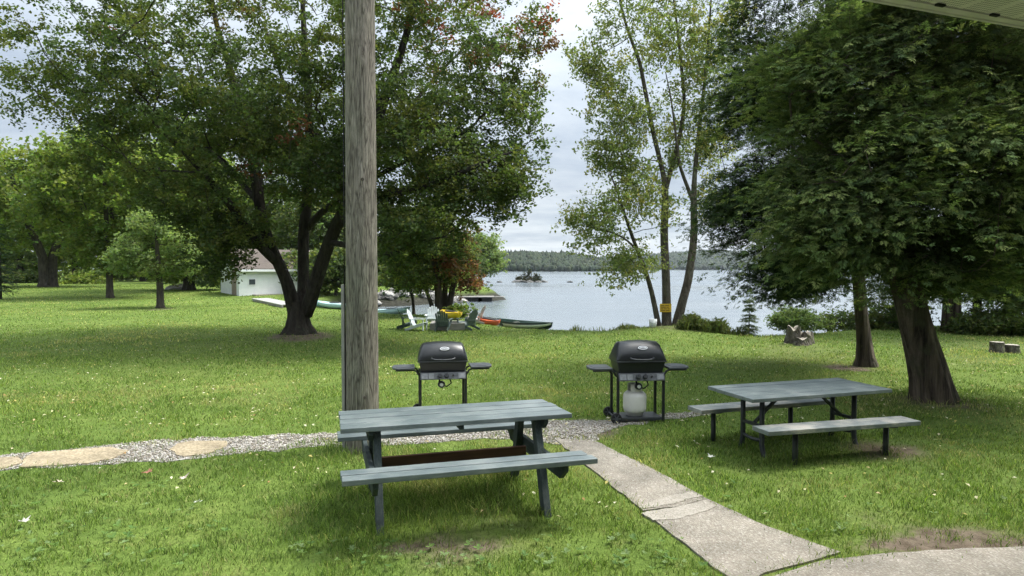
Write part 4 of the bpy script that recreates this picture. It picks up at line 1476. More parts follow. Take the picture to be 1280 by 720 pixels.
# dark understorey at the far edge of the lawn
for i, (px, d, rx, ry, lb, pal) in enumerate([(10, 76, 40, 12, 'dark bush under the far trees at the left edge', G_MAPLE), (105, 74, 26, 10, 'low bush between the old maple and the tall dark tree', G_MID),
                                              (300, 64, 30, 24, 'bush behind the boathouse left corner', G_MAPLE), (420, 47, 38, 26, 'dense dark bush beside the inlet, right of the maple stems', G_MAPLE), (370, 50, 28, 22, 'bush on the inlet bank behind the maple trunk', G_MAPLE)]):
    broadleaf('bush', px, d, 330, [(px, 362 - ry, rx, ry, 1)], lb, 'bush', 'bushes along the far lawn edge', pal, 90, 60, .3, .5, 3, .1, 'bark_dark', 40 + i, .05, lo=0)

def undergrowth():
    rng = np.random.default_rng(61)
    d = rng.uniform(84, 104, 420)
    px = rng.uniform(-260, 420, 420)
    x = (px - 640) / F * d
    z = .6 + rng.random(420) ** 1.3 * 4.2
    T = np.stack([x, d, z], 1)
    V, F_, C = leaf_cloud(T, 60, .75, .55, G_MAPLE + G_MID, rng, .7, .3, .8)
    b = np_mesh('undergrowth', V, [F_], [C])
    tag(link('undergrowth', b, MAT['leaf']), 'dark leafy undergrowth closing the far edge of the lawn', 'undergrowth', kind='stuff')


undergrowth()

# ---- peninsula across the inlet
GP_ = 'trees on the far bank of the inlet'
for i, (px, d, ty, rx, cy, ry, pal, lb) in enumerate([
        (400, 62, 235, 50, 290, 52, G_MAPLE, 'tall green tree on the far bank left of the wooden pole'),
        (480, 66, 262, 52, 310, 46, G_MID, 'broad green tree on the far bank just right of the wooden pole'),
        (530, 74, 250, 42, 305, 50, G_YEL, 'yellow green tree on the far bank behind the reddening tree'),
        (566, 84, 288, 30, 322, 30, G_MAPLE, 'small dark tree on the far bank behind the dock'),
        (600, 92, 292, 24, 318, 24, G_PALE, 'pale rounded tree at the tip of the far bank')]):
    broadleaf('broadleaf_tree', px, d, ty, [(px, cy, rx, ry, 3), (px - rx * .45, cy + ry * .3, rx * .6, ry * .6, 1), (px + rx * .45, cy + ry * .3, rx * .6, ry * .6, 1)], lb, 'tree', GP_, pal, 220, 60, .36, .7, 1, .3, 'bark_dark', 60 + i, .15)

# lakeside tree with orange leaves
def orange_tree():
    rng = np.random.default_rng(909)
    D = 27.3
    o = ((554 - 640) / F * D, D, 0.0)
    root = empty('maple_tree', o, 0, 'multi stemmed shore tree turning orange behind the wooden chairs', 'tree')
    st = [PX([(550, 402, 0, .2), (549, 380, 0, .17), (547, 350, -.2, .15), (540, 310, -.4, .11), (525, 265, -.6, .06)], D, o),
          PX([(558, 402, .1, .2), (562, 378, .1, .14), (568, 350, .2, .11), (575, 320, .3, .07), (580, 300, .3, .04)], D, o),
          PX([(546, 402, -.1, .11), (536, 372, -.3, .08), (526, 345, -.5, .06), (515, 310, -.7, .04)], D, o),
          PX([(554, 402, .2, .15), (556, 372, .3, .13), (557, 330, .5, .09), (556, 270, .6, .04)], D, o)]
    el = [E(o, D, 540, 290, -.2, 1.7, 1.4, 1.3, 3), E(o, D, 505, 310, -.5, 1.0, 1.1, 1.0, 1.3), E(o, D, 568, 335, .2, .8, .9, 1.0, 1.5), E(o, D, 545, 245, 0, 1.2, 1.2, .9, 1.2), E(o, D, 585, 355, .3, .42, .5, .45, .35), E(o, D, 520, 350, -.4, .8, .8, .5, .7)]
    T = crown_pts(el, 430, rng, .4, .22, .9)
    ch, td = grow(st, T, rng, .007, .1, lo=.9)
    wood_mesh(ch, 'trunk', MAT['bark_dark'], root, (0, 0, 1.3, .4), 3)

    def tint(Cc, cc, rg):
        w = np.array(Cc) + np.array(o)
        px = 640 + w[:, 0] / w[:, 1] * F
        k = rg.random(len(cc)) < np.clip((px - 535) / 50, 0, .75) * np.clip((4.6 - w[:, 2]) / 2.4, .1, 1)
        cc = cc.copy()
        al = np.array([(0.19, 0.085, 0.042), (0.15, 0.09, 0.042), (0.115, 0.09, 0.038)])
        cc[k] = al[rg.integers(0, 3, k.sum())]
        return cc
    V, F_, C = leaf_cloud(T, 55, .24, .12, G_MID + G_MAPLE, rng, .6, .4, .8, tint, .4, 5)
    crown_obj(V, F_, C, MAT['leaf'], root)


orange_tree()
broadleaf('young_tree', 517, 28.4, 320, [(508, 340, 26, 20, 2), (500, 355, 20, 12, .6)], 'thin dark stemmed young tree left of the orange leaved shore tree', 'tree', None, G_MAPLE, 70, 50, .14, .28, 1, .07, 'bark_dark', 70, .2)

# ---- shore plants
broadleaf('shrub', 574, 26.5, 385, [(574, 392, 13, 9, 1)], 'round green shrub at the foot of the orange leaved shore tree', 'bush', None, G_MID, 40, 60, .12, .16, 3, .03, 'bark_dark', 71, .05, lo=0)
broadleaf('shrub', 1002, 19.6, 390, [(995, 399, 24, 12, 2), (1022, 403, 22, 9, 1), (978, 402, 12, 8, .5)], 'pale green shrub behind the rotten stump', 'bush', None, G_PALE, 120, 60, .07, .14, 4, .03, 'bark_dark', 72, .25, lo=0)
broadleaf('shrub', 1100, 21.5, 380, [(1104, 399, 34, 17, 2), (1050, 404, 30, 9, 1.0), (1140, 398, 20, 15, .8)], 'dark shrub on the shore between the two cedar trunks', 'bush', None, G_MAPLE, 170, 60, .09, .2, 4, .04, 'bark_dark', 73, .1, lo=0)
broadleaf('shrub', 1250, 19.5, 380, [(1262, 402, 46, 16, 2), (1215, 408, 26, 10, 1)], 'dark shrub along the shore behind the sawn stumps', 'bush', None, G_MAPLE, 170, 60, .09, .2, 4, .04, 'bark_dark', 74, .1, lo=0)
conifer('spruce_sapling', 937, 416, 19.8, 371, 20, 'young thin spruce beside the end of the shoreline hedge', 'tree', None, [(0.10, 0.13, 0.06), (0.13, 0.155, 0.075), (0.08, 0.11, 0.05)], 5, 14, den=1.3, fan=.8, ssz=.34)


def shore_growth(name, px0, px1, ytop, ybot, d0, d1, n, h, pal, label, cat, seed, leaf=False):
    rng = np.random.default_rng(seed)
    t = rng.random(n)
    px = px0 + (px1 - px0) * t
    d = d0 + (d1 - d0) * t + rng.normal(0, .22, n)
    x = (px - 640) / F * d
    z = gz(x, d)
    hh = h * (0.55 + .45 * np.sin(t * 9 + seed) ** 2) * rng.uniform(.45, 1.1, n) * np.clip(8 * t * (1 - t) + .35, 0, 1)
    lean = rng.normal(0, .22, (n, 2)) * hh[:, None]
    w = rng.uniform(.006, .014, n)
    a = rng.uniform(0, 6.28, n)
    dx, dy = np.cos(a) * w, np.sin(a) * w
    V = np.stack([np.stack([x - dx, d - dy, z - .05], 1), np.stack([x + dx, d + dy, z - .05], 1), np.stack([x + lean[:, 0] * .4 + dx, d + lean[:, 1] * .4 + dy, z + hh * .6], 1),
                  np.stack([x + lean[:, 0], d + lean[:, 1], z + hh], 1)], 1).reshape(-1, 3)
    b = np.arange(n) * 4
    T = [np.concatenate([np.stack([b, b + 1, b + 2], 1), np.stack([b, b + 2, b + 3], 1)])]
    pal = np.array(pal)
    c = pal[rng.integers(0, len(pal), n)] * rng.uniform(.75, 1.25, (n, 1))
    cols = [np.concatenate([c, c])]
    if leaf:
        k = rng.random(n) < .5
        Cc = np.stack([x + lean[:, 0] * .7, d + lean[:, 1] * .7, z + hh * rng.uniform(.4, .95, n)], 1)[k]
        V2, T2, C2 = leaf_cloud(Cc, 10, .05, .075, pal, rng, 1, .3, .5, None, .2, 2)
        T.append(T2 + len(V))
        V = np.concatenate([V, V2])
        cols.append(C2)
    me = np_mesh(name, V, T, cols)
    return tag(link(name, me, MAT['blade']), label, cat)


shore_growth('reed_clump', 712, 800, 404, 411, 21.1, 21.6, 900, .24, [(0.17, 0.20, 0.07), (0.22, 0.22, 0.09), (0.12, 0.16, 0.05)], 'low reedy fringe at the water edge left of the lakeside clump', 'reeds', 4)
shore_growth('hedge', 848, 938, 392, 416, 21.2, 19.9, 2600, .52, [(0.075, 0.10, 0.03), (0.10, 0.125, 0.035), (0.12, 0.13, 0.045), (0.055, 0.08, 0.028)], 'low ragged hedge of shoreline shrubs right of the lakeside clump', 'hedge', 6, True)

# ------------------------------------------------------------------ stumps
def lumpy(name, mat, parent, c, r, h, seed, n=18, rings=7, top=True, jag=.0):
    rg = random.Random(seed)
    ph = [rg.uniform(0, 6) for _ in range(4)]
    vs, fs = [], []
    for i in range(rings):
        t = i / (rings - 1)
        for k in range(n):
            a = 2 * PI * k / n
            rr = r * (1.25 - .3 * min(1, t * 1.6)) * (1 + .14 * math.sin(3 * a + ph[0]) + .09 * math.sin(5 * a + ph[1] + t * 2) + .05 * math.sin(9 * a + ph[2]))
            z = -.08 + (h + .08) * t + (jag * math.sin(4 * a + ph[3]) * h * t if t > .5 else 0)
            vs.append((c[0] + rr * math.cos(a), c[1] + rr * math.sin(a), c[2] + z))
    for i in range(rings - 1):
        for k in range(n):
            k2 = (k + 1) % n
            fs.append((i * n + k, i * n + k2, (i + 1) * n + k2, (i + 1) * n + k))
    b = MB().add(vs, fs, True)
    o = b.build(name, mat, parent)
    if top:
        m = MB()
        ring = vs[-n:]
        cen = tuple(sum(p[q] for p in ring) / n for q in range(3))
        m.add(ring + [cen], [(k, (k + 1) % n, n) for k in range(n)])
        m.build('cut_face', MAT['cut_wood'], o)
    return o


for px, py, r, h, lb, sd in ((1247, 441, .17, .25, 'taller of two sawn stumps on the right lawn', 1), (1264, 441, .19, .19, 'lower wider sawn stump of the pair on the right lawn', 2)):
    p = gp(px, py)
    root = empty('tree_stump', (*p, float(gz(*p)[0])), 0, lb, 'stump', 'pair of sawn stumps on the right lawn')
    lumpy('stump_body', MAT['stump'], root, (0, 0, 0), r * .85, h, sd)
p = gp(997, 433)
root = empty('rotten_stump', (*p, float(gz(*p)[0])), 0, 'rotten broken grey stump on a grassy mound near the shore', 'stump')
lumpy('stump_body', MAT['stump'], root, (-.12, 0, 0), .17, .34, 5, 16, 7, True, .25)
lumpy('root_lump', MAT['stump'], root, (.2, -.03, 0), .17, .22, 8, 14, 6, True, .3)
lumpy('root_lump', MAT['stump'], root, (-.02, -.22, 0), .2, .1, 9, 14, 6, True, .4)

# ------------------------------------------------------------------ utility pole
root = empty('utility_pole', (POLE[0], POLE[1], 0), 0, 'tall weathered grey wooden pole rising behind the near picnic table', 'pole')
tp = at(450, 0, POLE[1])
dxp = (tp[0] - POLE[0]) / tp[2]
b = MB()
rg = random.Random(4)
zs = [-.3 + 9.3 * i / 60 for i in range(61)]
n = 40
vs, fs = [], []
for i, z in enumerate(zs):
    r = .178 - .0043 * max(z, 0)
    for k in range(n):
        a = 2 * PI * k / n
        rr = r * (1 + .012 * math.sin(3 * a + z * .5) + .012 * math.sin(7 * a - z * .8) + rg.uniform(-.006, .006))
        vs.append((dxp * z + rr * math.cos(a), rr * math.sin(a), z))
for i in range(len(zs) - 1):
    for k in range(n):
        k2 = (k + 1) % n
        fs.append((i * n + k, i * n + k2, (i + 1) * n + k2, (i + 1) * n + k))
b.add(vs, fs, True)
b.add(vs[-n:], [tuple(range(n))])
b.build('shaft', MAT['pole_wood'], root)
MB().box((-.19, -.03, .88), (.035, .06, 1.9)).build('wire_guard', plain('grey_guard', (0.22, 0.22, 0.20), .7, 0, .2, 5), root, .006)
MB().tube([(-.178 + dxp * z, -.035, z) for z in (1.8, 3, 4.5, 6, 8)], .007, 6).build('ground_wire', MAT['rubber'], root)
# small knots where old hardware sat
for z, a, s in ((2.95, -1.25, .018), (1.55, -1.0, .014), (.62, -1.2, .014)):
    r = .172 - .0043 * z
    MB().tube([(dxp * z + math.cos(a) * (r - .02), math.sin(a) * (r - .02), z), (dxp * z + math.cos(a) * (r + .012), math.sin(a) * (r + .012), z)], s, 8).build('knot', MAT['bark_dark'], root)


# ------------------------------------------------------------------ near picnic table (A-frame timber)
def planks(name, mat, parent, L, W, n, z, v0=0.0, u0=0.0, th=.038, gap=.015, seed=0, yaw=0.0):
    rg = random.Random(seed)
    b = MB()
    w = (W - gap * (n - 1)) / n
    for i in range(n):
        v = v0 - W / 2 + w / 2 + i * (w + gap)
        dl = rg.uniform(-.008, .008)
        c = Vector((u0 + dl, v, z - th / 2 + rg.uniform(-.002, .002)))
        M = Matrix.Rotation(yaw, 3, 'Z') @ Matrix.Rotation(rg.uniform(-.006, .006), 3, 'X')
        cc = Vector((u0, v0, 0))
        c = Matrix.Rotation(yaw, 3, 'Z') @ (c - cc) + cc
        b.box(c, (L + dl, w, th), rot=M)
    return b.build(name, mat, parent, .005)


root = empty('picnic_table', (T1C[0], T1C[1], 0), T1Y, 'weathered blue grey timber A-frame picnic table, nearest to the camera', 'picnic table')
root.rotation_euler.x = -.038
root.location.z = -.018
TZ, BZ = .80, .535
planks('tabletop', MAT['paint_top'], root, 1.87, .763, 4, TZ, seed=1, gap=.024)
for s in (-1, 1):
    planks('bench_seat', MAT['paint_top'], root, 1.885, .278, 2, BZ, s * .70, 0, .04, gap=.022, seed=3 + s)
for su in (-1, 1):
    u = su * .66
    for sv in (-1, 1):
        b = MB()
        # splayed plank leg, sheared so that its ends are level
        w, t = .095, .058
        v0, v1 = sv * .49, sv * .215
        z1 = TZ - .04
        vs = [(u - t / 2, v0 - w * .55, -.06), (u + t / 2, v0 - w * .55, -.06), (u + t / 2, v0 + w * .55, -.06), (u - t / 2, v0 + w * .55, -.06),
              (u - t / 2, v1 - w * .55, z1), (u + t / 2, v1 - w * .55, z1), (u + t / 2, v1 + w * .55, z1), (u - t / 2, v1 + w * .55, z1)]
        b.add(vs, [(3, 2, 1, 0), (4, 5, 6, 7), (0, 1, 5, 4), (1, 2, 6, 5), (2, 3, 7, 6), (3, 0, 4, 7)])
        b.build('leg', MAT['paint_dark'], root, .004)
    uo = su * (.66 + .0505)
    # seat bearer with its under-corners cut off
    zt = BZ - .042
    prof = [(-.80, zt), (.80, zt), (.80, zt - .045), (.69, zt - .125), (-.69, zt - .125), (-.80, zt - .045)]
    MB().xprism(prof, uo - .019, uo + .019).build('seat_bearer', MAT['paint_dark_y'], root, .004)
    zt = TZ - .041
    prof = [(-.345, zt), (.345, zt), (.345, zt - .03), (.28, zt - .085), (-.28, zt - .085), (-.345, zt - .03)]
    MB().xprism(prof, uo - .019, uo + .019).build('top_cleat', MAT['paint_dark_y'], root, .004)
    for sv in (-1, 1):
        for (v, z) in ((sv * .305, .455), (sv * .235, .71)):
            MB().tube([(uo + su * .019, v, z), (uo + su * .028, v, z)], .011, 8).build('bolt', MAT['panel_metal'], root)
MB().box((0, 0, .425), (1.27, .038, .09)).build('stretcher', MAT['brown_plank'], root, .004)
MB().box((0, 0, TZ - .061), (.038, .66, .038)).build('centre_batten', MAT['paint_dark_y'], root, .003)

# ------------------------------------------------------------------ pipe framed picnic table
zb = .085
root = empty('picnic_table', (T2C[0], T2C[1], zb), T2Y, 'picnic table with black bent pipe frame and two separate worn benches, under the cedars', 'picnic table')
planks('tabletop', MAT['paint_top'], root, 1.78, .742, 5, .72 - zb, seed=7, gap=.005)
planks('bench_seat', MAT['paint_worn'], root, 1.78, .262, 2, .45 - zb, -.52, .015, .045, seed=8, yaw=-.065, gap=.004)
planks('bench_seat', MAT['paint_worn'], root, 1.80, .27, 2, .45 - zb, .535, -.05, .045, seed=9, gap=.004)
PZ = .72 - zb - .04
for su in (-1, 1):
    u = su * .60
    for sv in (-1, 1):
        v = sv * .15
        MB().tube([(u, v, PZ - .002), (u, v, .3), (u, v, .12), (u, v + sv * .012, .05), (u, v + sv * .04, -.005), (u, v + sv * .09, -.04)], .026, 12).build('post', MAT['black_pipe'], root)
    MB().tube([(u, -.15, .155), (u, -.08, .135), (u, 0, .13), (u, .08, .135), (u, .15, .155)], .018, 10).build('crossbar', MAT['black_pipe'], root)
    MB().box((u, 0, PZ - .012), (.05, .62, .012)).build('top_bracket', MAT['black_pipe'], root)
    MB().bar((u - su * .02, 0, .29), (u - su * .36, 0, PZ - .02), .035, .022).build('brace', MAT['black_pipe'], root)
    MB().box((u, 0, .29), (.035, .30, .03)).build('brace_rail', MAT['black_pipe'], root)
b_ = [(-.48, -.49), (.60, -.555), (-.70, .535), (.36, .535)]
for u, v in b_:
    MB().tube([(u, v, .45 - zb - .045), (u, v, .1), (u, v, -.1)], .027, 12).build('bench_leg', MAT['black_pipe'], root)
    MB().box((u, v, .45 - zb - .052), (.08, .22, .012)).build('bench_bracket', MAT['black_pipe'], root)


# ------------------------------------------------------------------ gas grills
def make_grill():
    root = empty('gas_grill', (0, 0, 0))
    tag(root, 'x', 'grill', 'gas grills beside the path')
    # fire box
    x = .315
    prof = [(-.20, .80), (-.155, .635), (.155, .635), (.20, .80)]
    b = MB()
    n = len(prof)
    vs = [(-x + (.03 if p[1] < .7 else 0), p[0], p[1]) for p in prof] + [(x - (.03 if p[1] < .7 else 0), p[0], p[1]) for p in prof]
    b.add(vs, [(0, 1, 2, 3), (7, 6, 5, 4), (0, 4, 5, 1), (1, 5, 6, 2), (2, 6, 7, 3), (3, 7, 4, 0)])
    b.build('firebox', MAT['black_enamel'], root, .012, 3)
    MB().box((0, 0, .806), (.66, .43, .014)).build('firebox_rim', MAT['black_plastic'], root, .004)
    # domed lid: cross-section shrinks towards the ends
    b = MB()
    secs = []
    arc = [(-.205, .0), (-.208, .045), (-.19, .12), (-.15, .185), (-.085, .232), (0, .25), (.085, .238), (.15, .19), (.195, .115), (.205, .0)]
    xs = [(-.327, .10), (-.322, .30), (-.300, .62), (-.275, .86), (-.250, .95), (-.12, 1.01), (0, 1.03), (.12, 1.01), (.250, .95), (.275, .86), (.300, .62), (.322, .30), (.327, .10)]
    vs = []
    for xx, s in xs:
        for (yy, zz) in arc:
            vs.append((xx, yy * (0.94 + .06 * s), .815 + zz * s))
    m = len(arc)
    fs = []
    for i in range(len(xs) - 1):
        for k in range(m - 1):
            fs.append((i * m + k, i * m + k + 1, (i + 1) * m + k + 1, (i + 1) * m + k))
    b.add(vs, fs, True)
    b.add(vs[:m], [tuple(range(m))])
    b.add(vs[-m:], [tuple(reversed(range(m)))])
    b.add(vs, [tuple([i * m for i in range(len(xs))] + [i * m + m - 1 for i in reversed(range(len(xs)))])])
    lid = b.build('lid', MAT['black_enamel'], root)
    es = lid.modifiers.new('split', 'EDGE_SPLIT')
    es.split_angle = math.radians(30)
    # badge
    bd = MB()
    nn = 20
    th = math.radians(-33)
    cy, cz = -.176, .985
    up = Vector((0, math.sin(math.radians(30)), math.cos(math.radians(30))))
    nrm = Vector((0, -math.cos(math.radians(30)), math.sin(math.radians(30))))
    ring = lambda rx, rz, off: [Vector((.02 + rx * math.cos(2 * PI * k / nn), cy, cz)) + up * (rz * math.sin(2 * PI * k / nn)) + nrm * off for k in range(nn)]
    R0, R1 = ring(.062, .025, -.01), ring(.062, .025, .006)
    bd.add(R0 + R1, [(k, (k + 1) % nn, nn + (k + 1) % nn, nn + k) for k in range(nn)])
    bd.add(R1, [tuple(range(nn))])
    bo = bd.build('badge', MAT['chrome'], lid)
    bi = MB().add(ring(.052, .018, .0075), [tuple(range(nn))])
    bi.build('badge_face', MAT['black_plastic'], lid)
    bl = MB()
    for k in range(5):
        c = Vector((.02 - .034 + k * .017, cy, cz)) + nrm * .0085
        bl.box(c, (.009, .003, .018), rot=Matrix((Vector((1, 0, 0)), -nrm, up)).transposed())
    bl.build('badge_mark', MAT['chrome'], lid)
    # handle
    MB().tube([(-.15, -.205, .86), (-.15, -.25, .855), (-.11, -.265, .845), (0, -.268, .838), (.11, -.265, .845), (.15, -.25, .855), (.15, -.205, .86)], .011, 8).build('lid_handle', MAT['black_plastic'], lid)
    # control panel, tilted
    M = Matrix.Rotation(math.radians(-18), 3, 'X')
    pan = MB().box((0, -.20, .606), (.60, .02, .098), rot=M).build('control_panel', MAT['panel_metal'], root, .004)
    dull = plain('dull_plate', (0.24, 0.25, 0.26), .5, .2, .3, 20)
    for x0, x1 in ((-.285, -.205), (-.19, -.12), (.20, .285)):
        c = Vector(((x0 + x1) / 2, -.20, .606)) + M @ Vector((0, -.0125, 0))
        MB().box(c, (x1 - x0, .004, .072), rot=M).build('panel_sticker', dull, pan)
    for kx in (-.045, .045):
        a = Vector((kx, -.20, .606)) + M @ Vector((0, -.01, .002))
        c = Vector((kx, -.20, .606)) + M @ Vector((0, -.045, .002))
        kb = MB().tube([a, c], [.034, .027], 16)
        q = Vector((kx, -.20, .606)) + M @ Vector((0, -.047, .002))
        kb.box(q, (.010, .014, .05), rot=M)
        kb.build('knob', MAT['black_plastic'], pan)
    a = Vector((.13, -.20, .606)) + M @ Vector((0, -.01, .002))
    c = Vector((.13, -.20, .606)) + M @ Vector((0, -.03, .002))
    MB().tube([a, c], .014, 10).build('igniter', MAT['rubber'], pan)
    # legs and frame
    for lx, ly in ((-.30, -.165), (.30, -.165), (-.30, .165), (.30, .165)):
        z0 = -.02 if lx > 0 else .03
        MB().box((lx, ly, (z0 + .66) / 2), (.034, .034, .66 - z0)).build('leg', MAT['black_enamel'], root, .004)
    b = MB()
    for ly in (-.165, .165):
        b.box((0, ly, .64), (.566, .03, .03))
    for lx in (-.30, .30):
        b.box((lx, 0, .64), (.03, .296, .03))
    b.build('frame_rail', MAT['black_enamel'], root)
    MB().box((0, 0, .055), (.565, .36, .02)).box((0, -.172, .05), (.566, .012, .045)).build('bottom_shelf', MAT['black_plastic'], root, .004)
    # side shelves on bent arms
    for s in (-1, 1):
        poly = [(.37, -.17), (.60, -.17), (.655, -.12), (.67, 0), (.655, .12), (.60, .17), (.37, .17)]
        poly = [(s * p[0], p[1]) for p in poly]
        sh = MB().prism(poly, .695, .725).build('side_shelf', MAT['shelf_plastic'], root, .008, 3)
        b = MB()
        b.prism([(s * (p[0] - (.515 if True else 0)) * .8 + s * .515, p[1] * .78) for p in [(.40, -.17), (.60, -.17), (.64, -.12), (.65, 0), (.64, .12), (.60, .17), (.40, .17)]], .7265, .7295)
        b.build('shelf_inlay', MAT['shelf_plastic'], sh)
        for ly in (-.13, .13):
            MB().tube([(s * .30, ly, .60), (s * .33, ly, .63), (s * .345, ly, .665), (s * .38, ly, .685), (s * .62, ly, .685)], .013, 8).build('shelf_arm', MAT['black_enamel'], root)
    # wheels on the left side
    for ly in (-.205, .205):
        w = MB()
        w.tube([(-.33, ly - .018, .07), (-.33, ly + .018, .07)], .07, 24)
        wh = w.build('wheel', MAT['rubber'], root, .008)
        hb = MB().tube([(-.33, ly - .022, .07), (-.33, ly + .022, .07)], .02, 12)
        for k in range(6):
            a = k * PI / 3
            hb.bar((-.33 + .018 * math.cos(a), ly - .02, .07 + .018 * math.sin(a)), (-.33 + .055 * math.cos(a), ly - .02, .07 + .055 * math.sin(a)), .012, .005, up=(0, 1, 0))
        hb.build('hub', MAT['shelf_plastic'], wh)
    MB().tube([(-.33, -.2, .07), (-.33, .2, .07)], .01, 8).build('axle', MAT['panel_metal'], root)
    # gas hose
    MB().tube([(.04, -.10, .63), (.09, -.12, .56), (.11, -.13, .49), (.05, -.135, .445), (-.02, -.13, .47)], .010, 8).build('gas_hose', MAT['rubber'], root)
    MB().tube([(-.045, -.12, .625), (-.045, -.125, .52), (-.04, -.12, .49)], .012, 8).build('gas_hose', MAT['rubber'], root)
    rg_ = MB().tube([(-.02, -.115, .475), (-.02, -.155, .475)], [.05, .046], 18).build('regulator', MAT['black_plastic'], root)
    MB().tube([(-.02, -.156, .475), (-.02, -.164, .475)], .024, 12).build('regulator_cap', MAT['chrome'], rg_)
    return root


G1P = gp(551, 527)
G2P = gp(797, 526)
g1 = make_grill()
g1.location = (G1P[0] - .01, 8.62, float(gz(G1P[0], 8.62)[0]))
g1.rotation_euler.z = .17
g1.scale.z = .945
g1['label'] = 'black gas grill between the wooden pole and the near table, half hidden by the tabletop'
g2 = copy_tree(g1)
g2.scale.z = .985
g2.location = (1.645, 8.38, float(gz(1.645, 8.38)[0]))
g2.rotation_euler.z = .10
g2['label'] = 'black gas grill standing clear beside the gravel path with white tank below'


def make_tank():
    root = empty('propane_tank', (0, 0, 0))
    tag(root, 'x', 'gas tank')
    MB().lathe([(0, .01), (.10, .01), (.10, .0), (.11, .0), (.11, .035), (.135, .05), (.15, .085), (.152, .12), (.152, .24), (.145, .28), (.115, .31), (.06, .325), (0, .327)], 28).build('cylinder', MAT['white_metal'], root)
    b = MB()
    for a0 in (.5, 3.64):
        n = 10
        vs = []
        for k in range(n):
            a = a0 + 2.1 * k / (n - 1)
            for r in (.088, .094):
                for z in (.305, .415):
                    vs.append((r * math.cos(a), r * math.sin(a), z))
        fs = []
        for k in range(n - 1):
            p, q = k * 4, (k + 1) * 4
            fs += [(p, q, q + 1, p + 1), (p + 2, p + 3, q + 3, q + 2), (p + 1, q + 1, q + 3, p + 3), (p, p + 2, q + 2, q)]
        fs += [(0, 1, 3, 2), (4 * n - 4, 4 * n - 2, 4 * n - 1, 4 * n - 3)]
        b.add(vs, fs)
    b.build('collar', MAT['white_metal'], root)
    MB().tube([(0, 0, .32), (0, 0, .375)], .02, 10).tube([(0, 0, .36), (.0, -.05, .36)], .016, 8).build('valve', MAT['brass'], root)
    MB().tube([(0, 0, .375), (0, 0, .395)], .032, 14).build('valve_knob', MAT['rubber'], root)
    MB().tube([(0, -.05, .36), (0, -.075, .36)], .03, 14).build('coupling', MAT['black_plastic'], root)
    return root


t2 = make_tank()


def onto(g, u, v, z):
    M = Matrix.Rotation(g.rotation_euler.z, 3, 'Z')
    return Vector(g.location) + M @ Vector((u, v, z))


t2.location = onto(g2, -.03, .0, .0655)
t2.rotation_euler.z = .3
t2['label'] = 'white propane gas tank standing on the bottom shelf of the grill'

# ------------------------------------------------------------------ shore furniture
def make_chair(mat):
    root = empty('adirondack_chair', (0, 0, 0))
    # faces +x ; origin on the ground
    b = MB()
    for k in range(5):
        v = -.22 + k * .11
        b.bar((.40, v - .0, .0 + .36), (-.12, v, .23), .10, .02)
    b = MB()
    for k in range(6):
        u = .42 - k * .105
        b.box((u, 0, .37 - k * .027), (.095, .52, .022), rot=Matrix.Rotation(math.radians(14) * -1, 3, 'Y'))
    b.build('seat', mat, root)
    b = MB()
    hs = [.70, .80, .86, .86, .80, .70]
    for k in range(6):
        v = -.225 + k * .09
        L = hs[k]
        b.bar((-.10, v * .92, .20), (-.10 - L * .42, v * 1.12, .20 + L * .9), .083, .02, up=(1, 0, .4))
    b.box((-.235, 0, .47), (.03, .56, .06))
    b.build('backrest', mat, root)
    for s in (-1, 1):
        MB().box((.10, s * .33, .54), (.72, .12, .022)).build('armrest', mat, root)
        MB().box((.38, s * .285, .265), (.035, .09, .53)).build('leg', mat, root)
        MB().bar((.42, s * .275, .33), (-.48, s * .275, .04), .03, .11).build('side_rail', mat, root)
        MB().box((-.20, s * .285, .36), (.035, .06, .34)).build('arm_post', mat, root)
    return root


CH = []
for px, py, rz, mk, lb in ((521, 413, -.15, 'chair_white', 'white wooden garden chair seen from its side at the left of the fire ring'),
                           (509, 411, .25, 'chair_green', 'dark green garden chair behind the side turned white one'),
                           (541, 407, -1.5, 'chair_white', 'white garden chair facing the lawn in front of the shore tree'),
                           (554, 413.5, 1.45, 'chair_grey', 'grey green garden chair with its back to the lawn before the fire ring'),
                           (585, 412, 2.5, 'chair_grey', 'grey green garden chair turned left at the right of the fire ring'),
                           (596, 405, 2.9, 'chair_worn', 'bare pinkish weathered garden chair nearest the lake')):
    p = gp(px, py)
    g = make_chair(MAT[mk])
    g.location = (p[0], p[1], float(gz(*p)[0]))
    g.rotation_euler.z = rz
    g.scale = (.7, .7, .7)
    tag(g, lb, 'chair', 'garden chairs around the fire ring')

p = gp(560, 411)
root = empty('fire_ring', (*p, 0), .05, 'low square ring of grey timbers between the garden chairs', 'fire pit')
for k, (x, y, L, r) in enumerate(((0, -.45, 1.15, 0), (0, .45, 1.15, 0), (-.5, 0, .80, PI / 2), (.5, 0, .80, PI / 2))):
    MB().box((x, y, .11), (L, .12, .24), rz=r).build('timber', MAT['grey_plank'], root, .01)


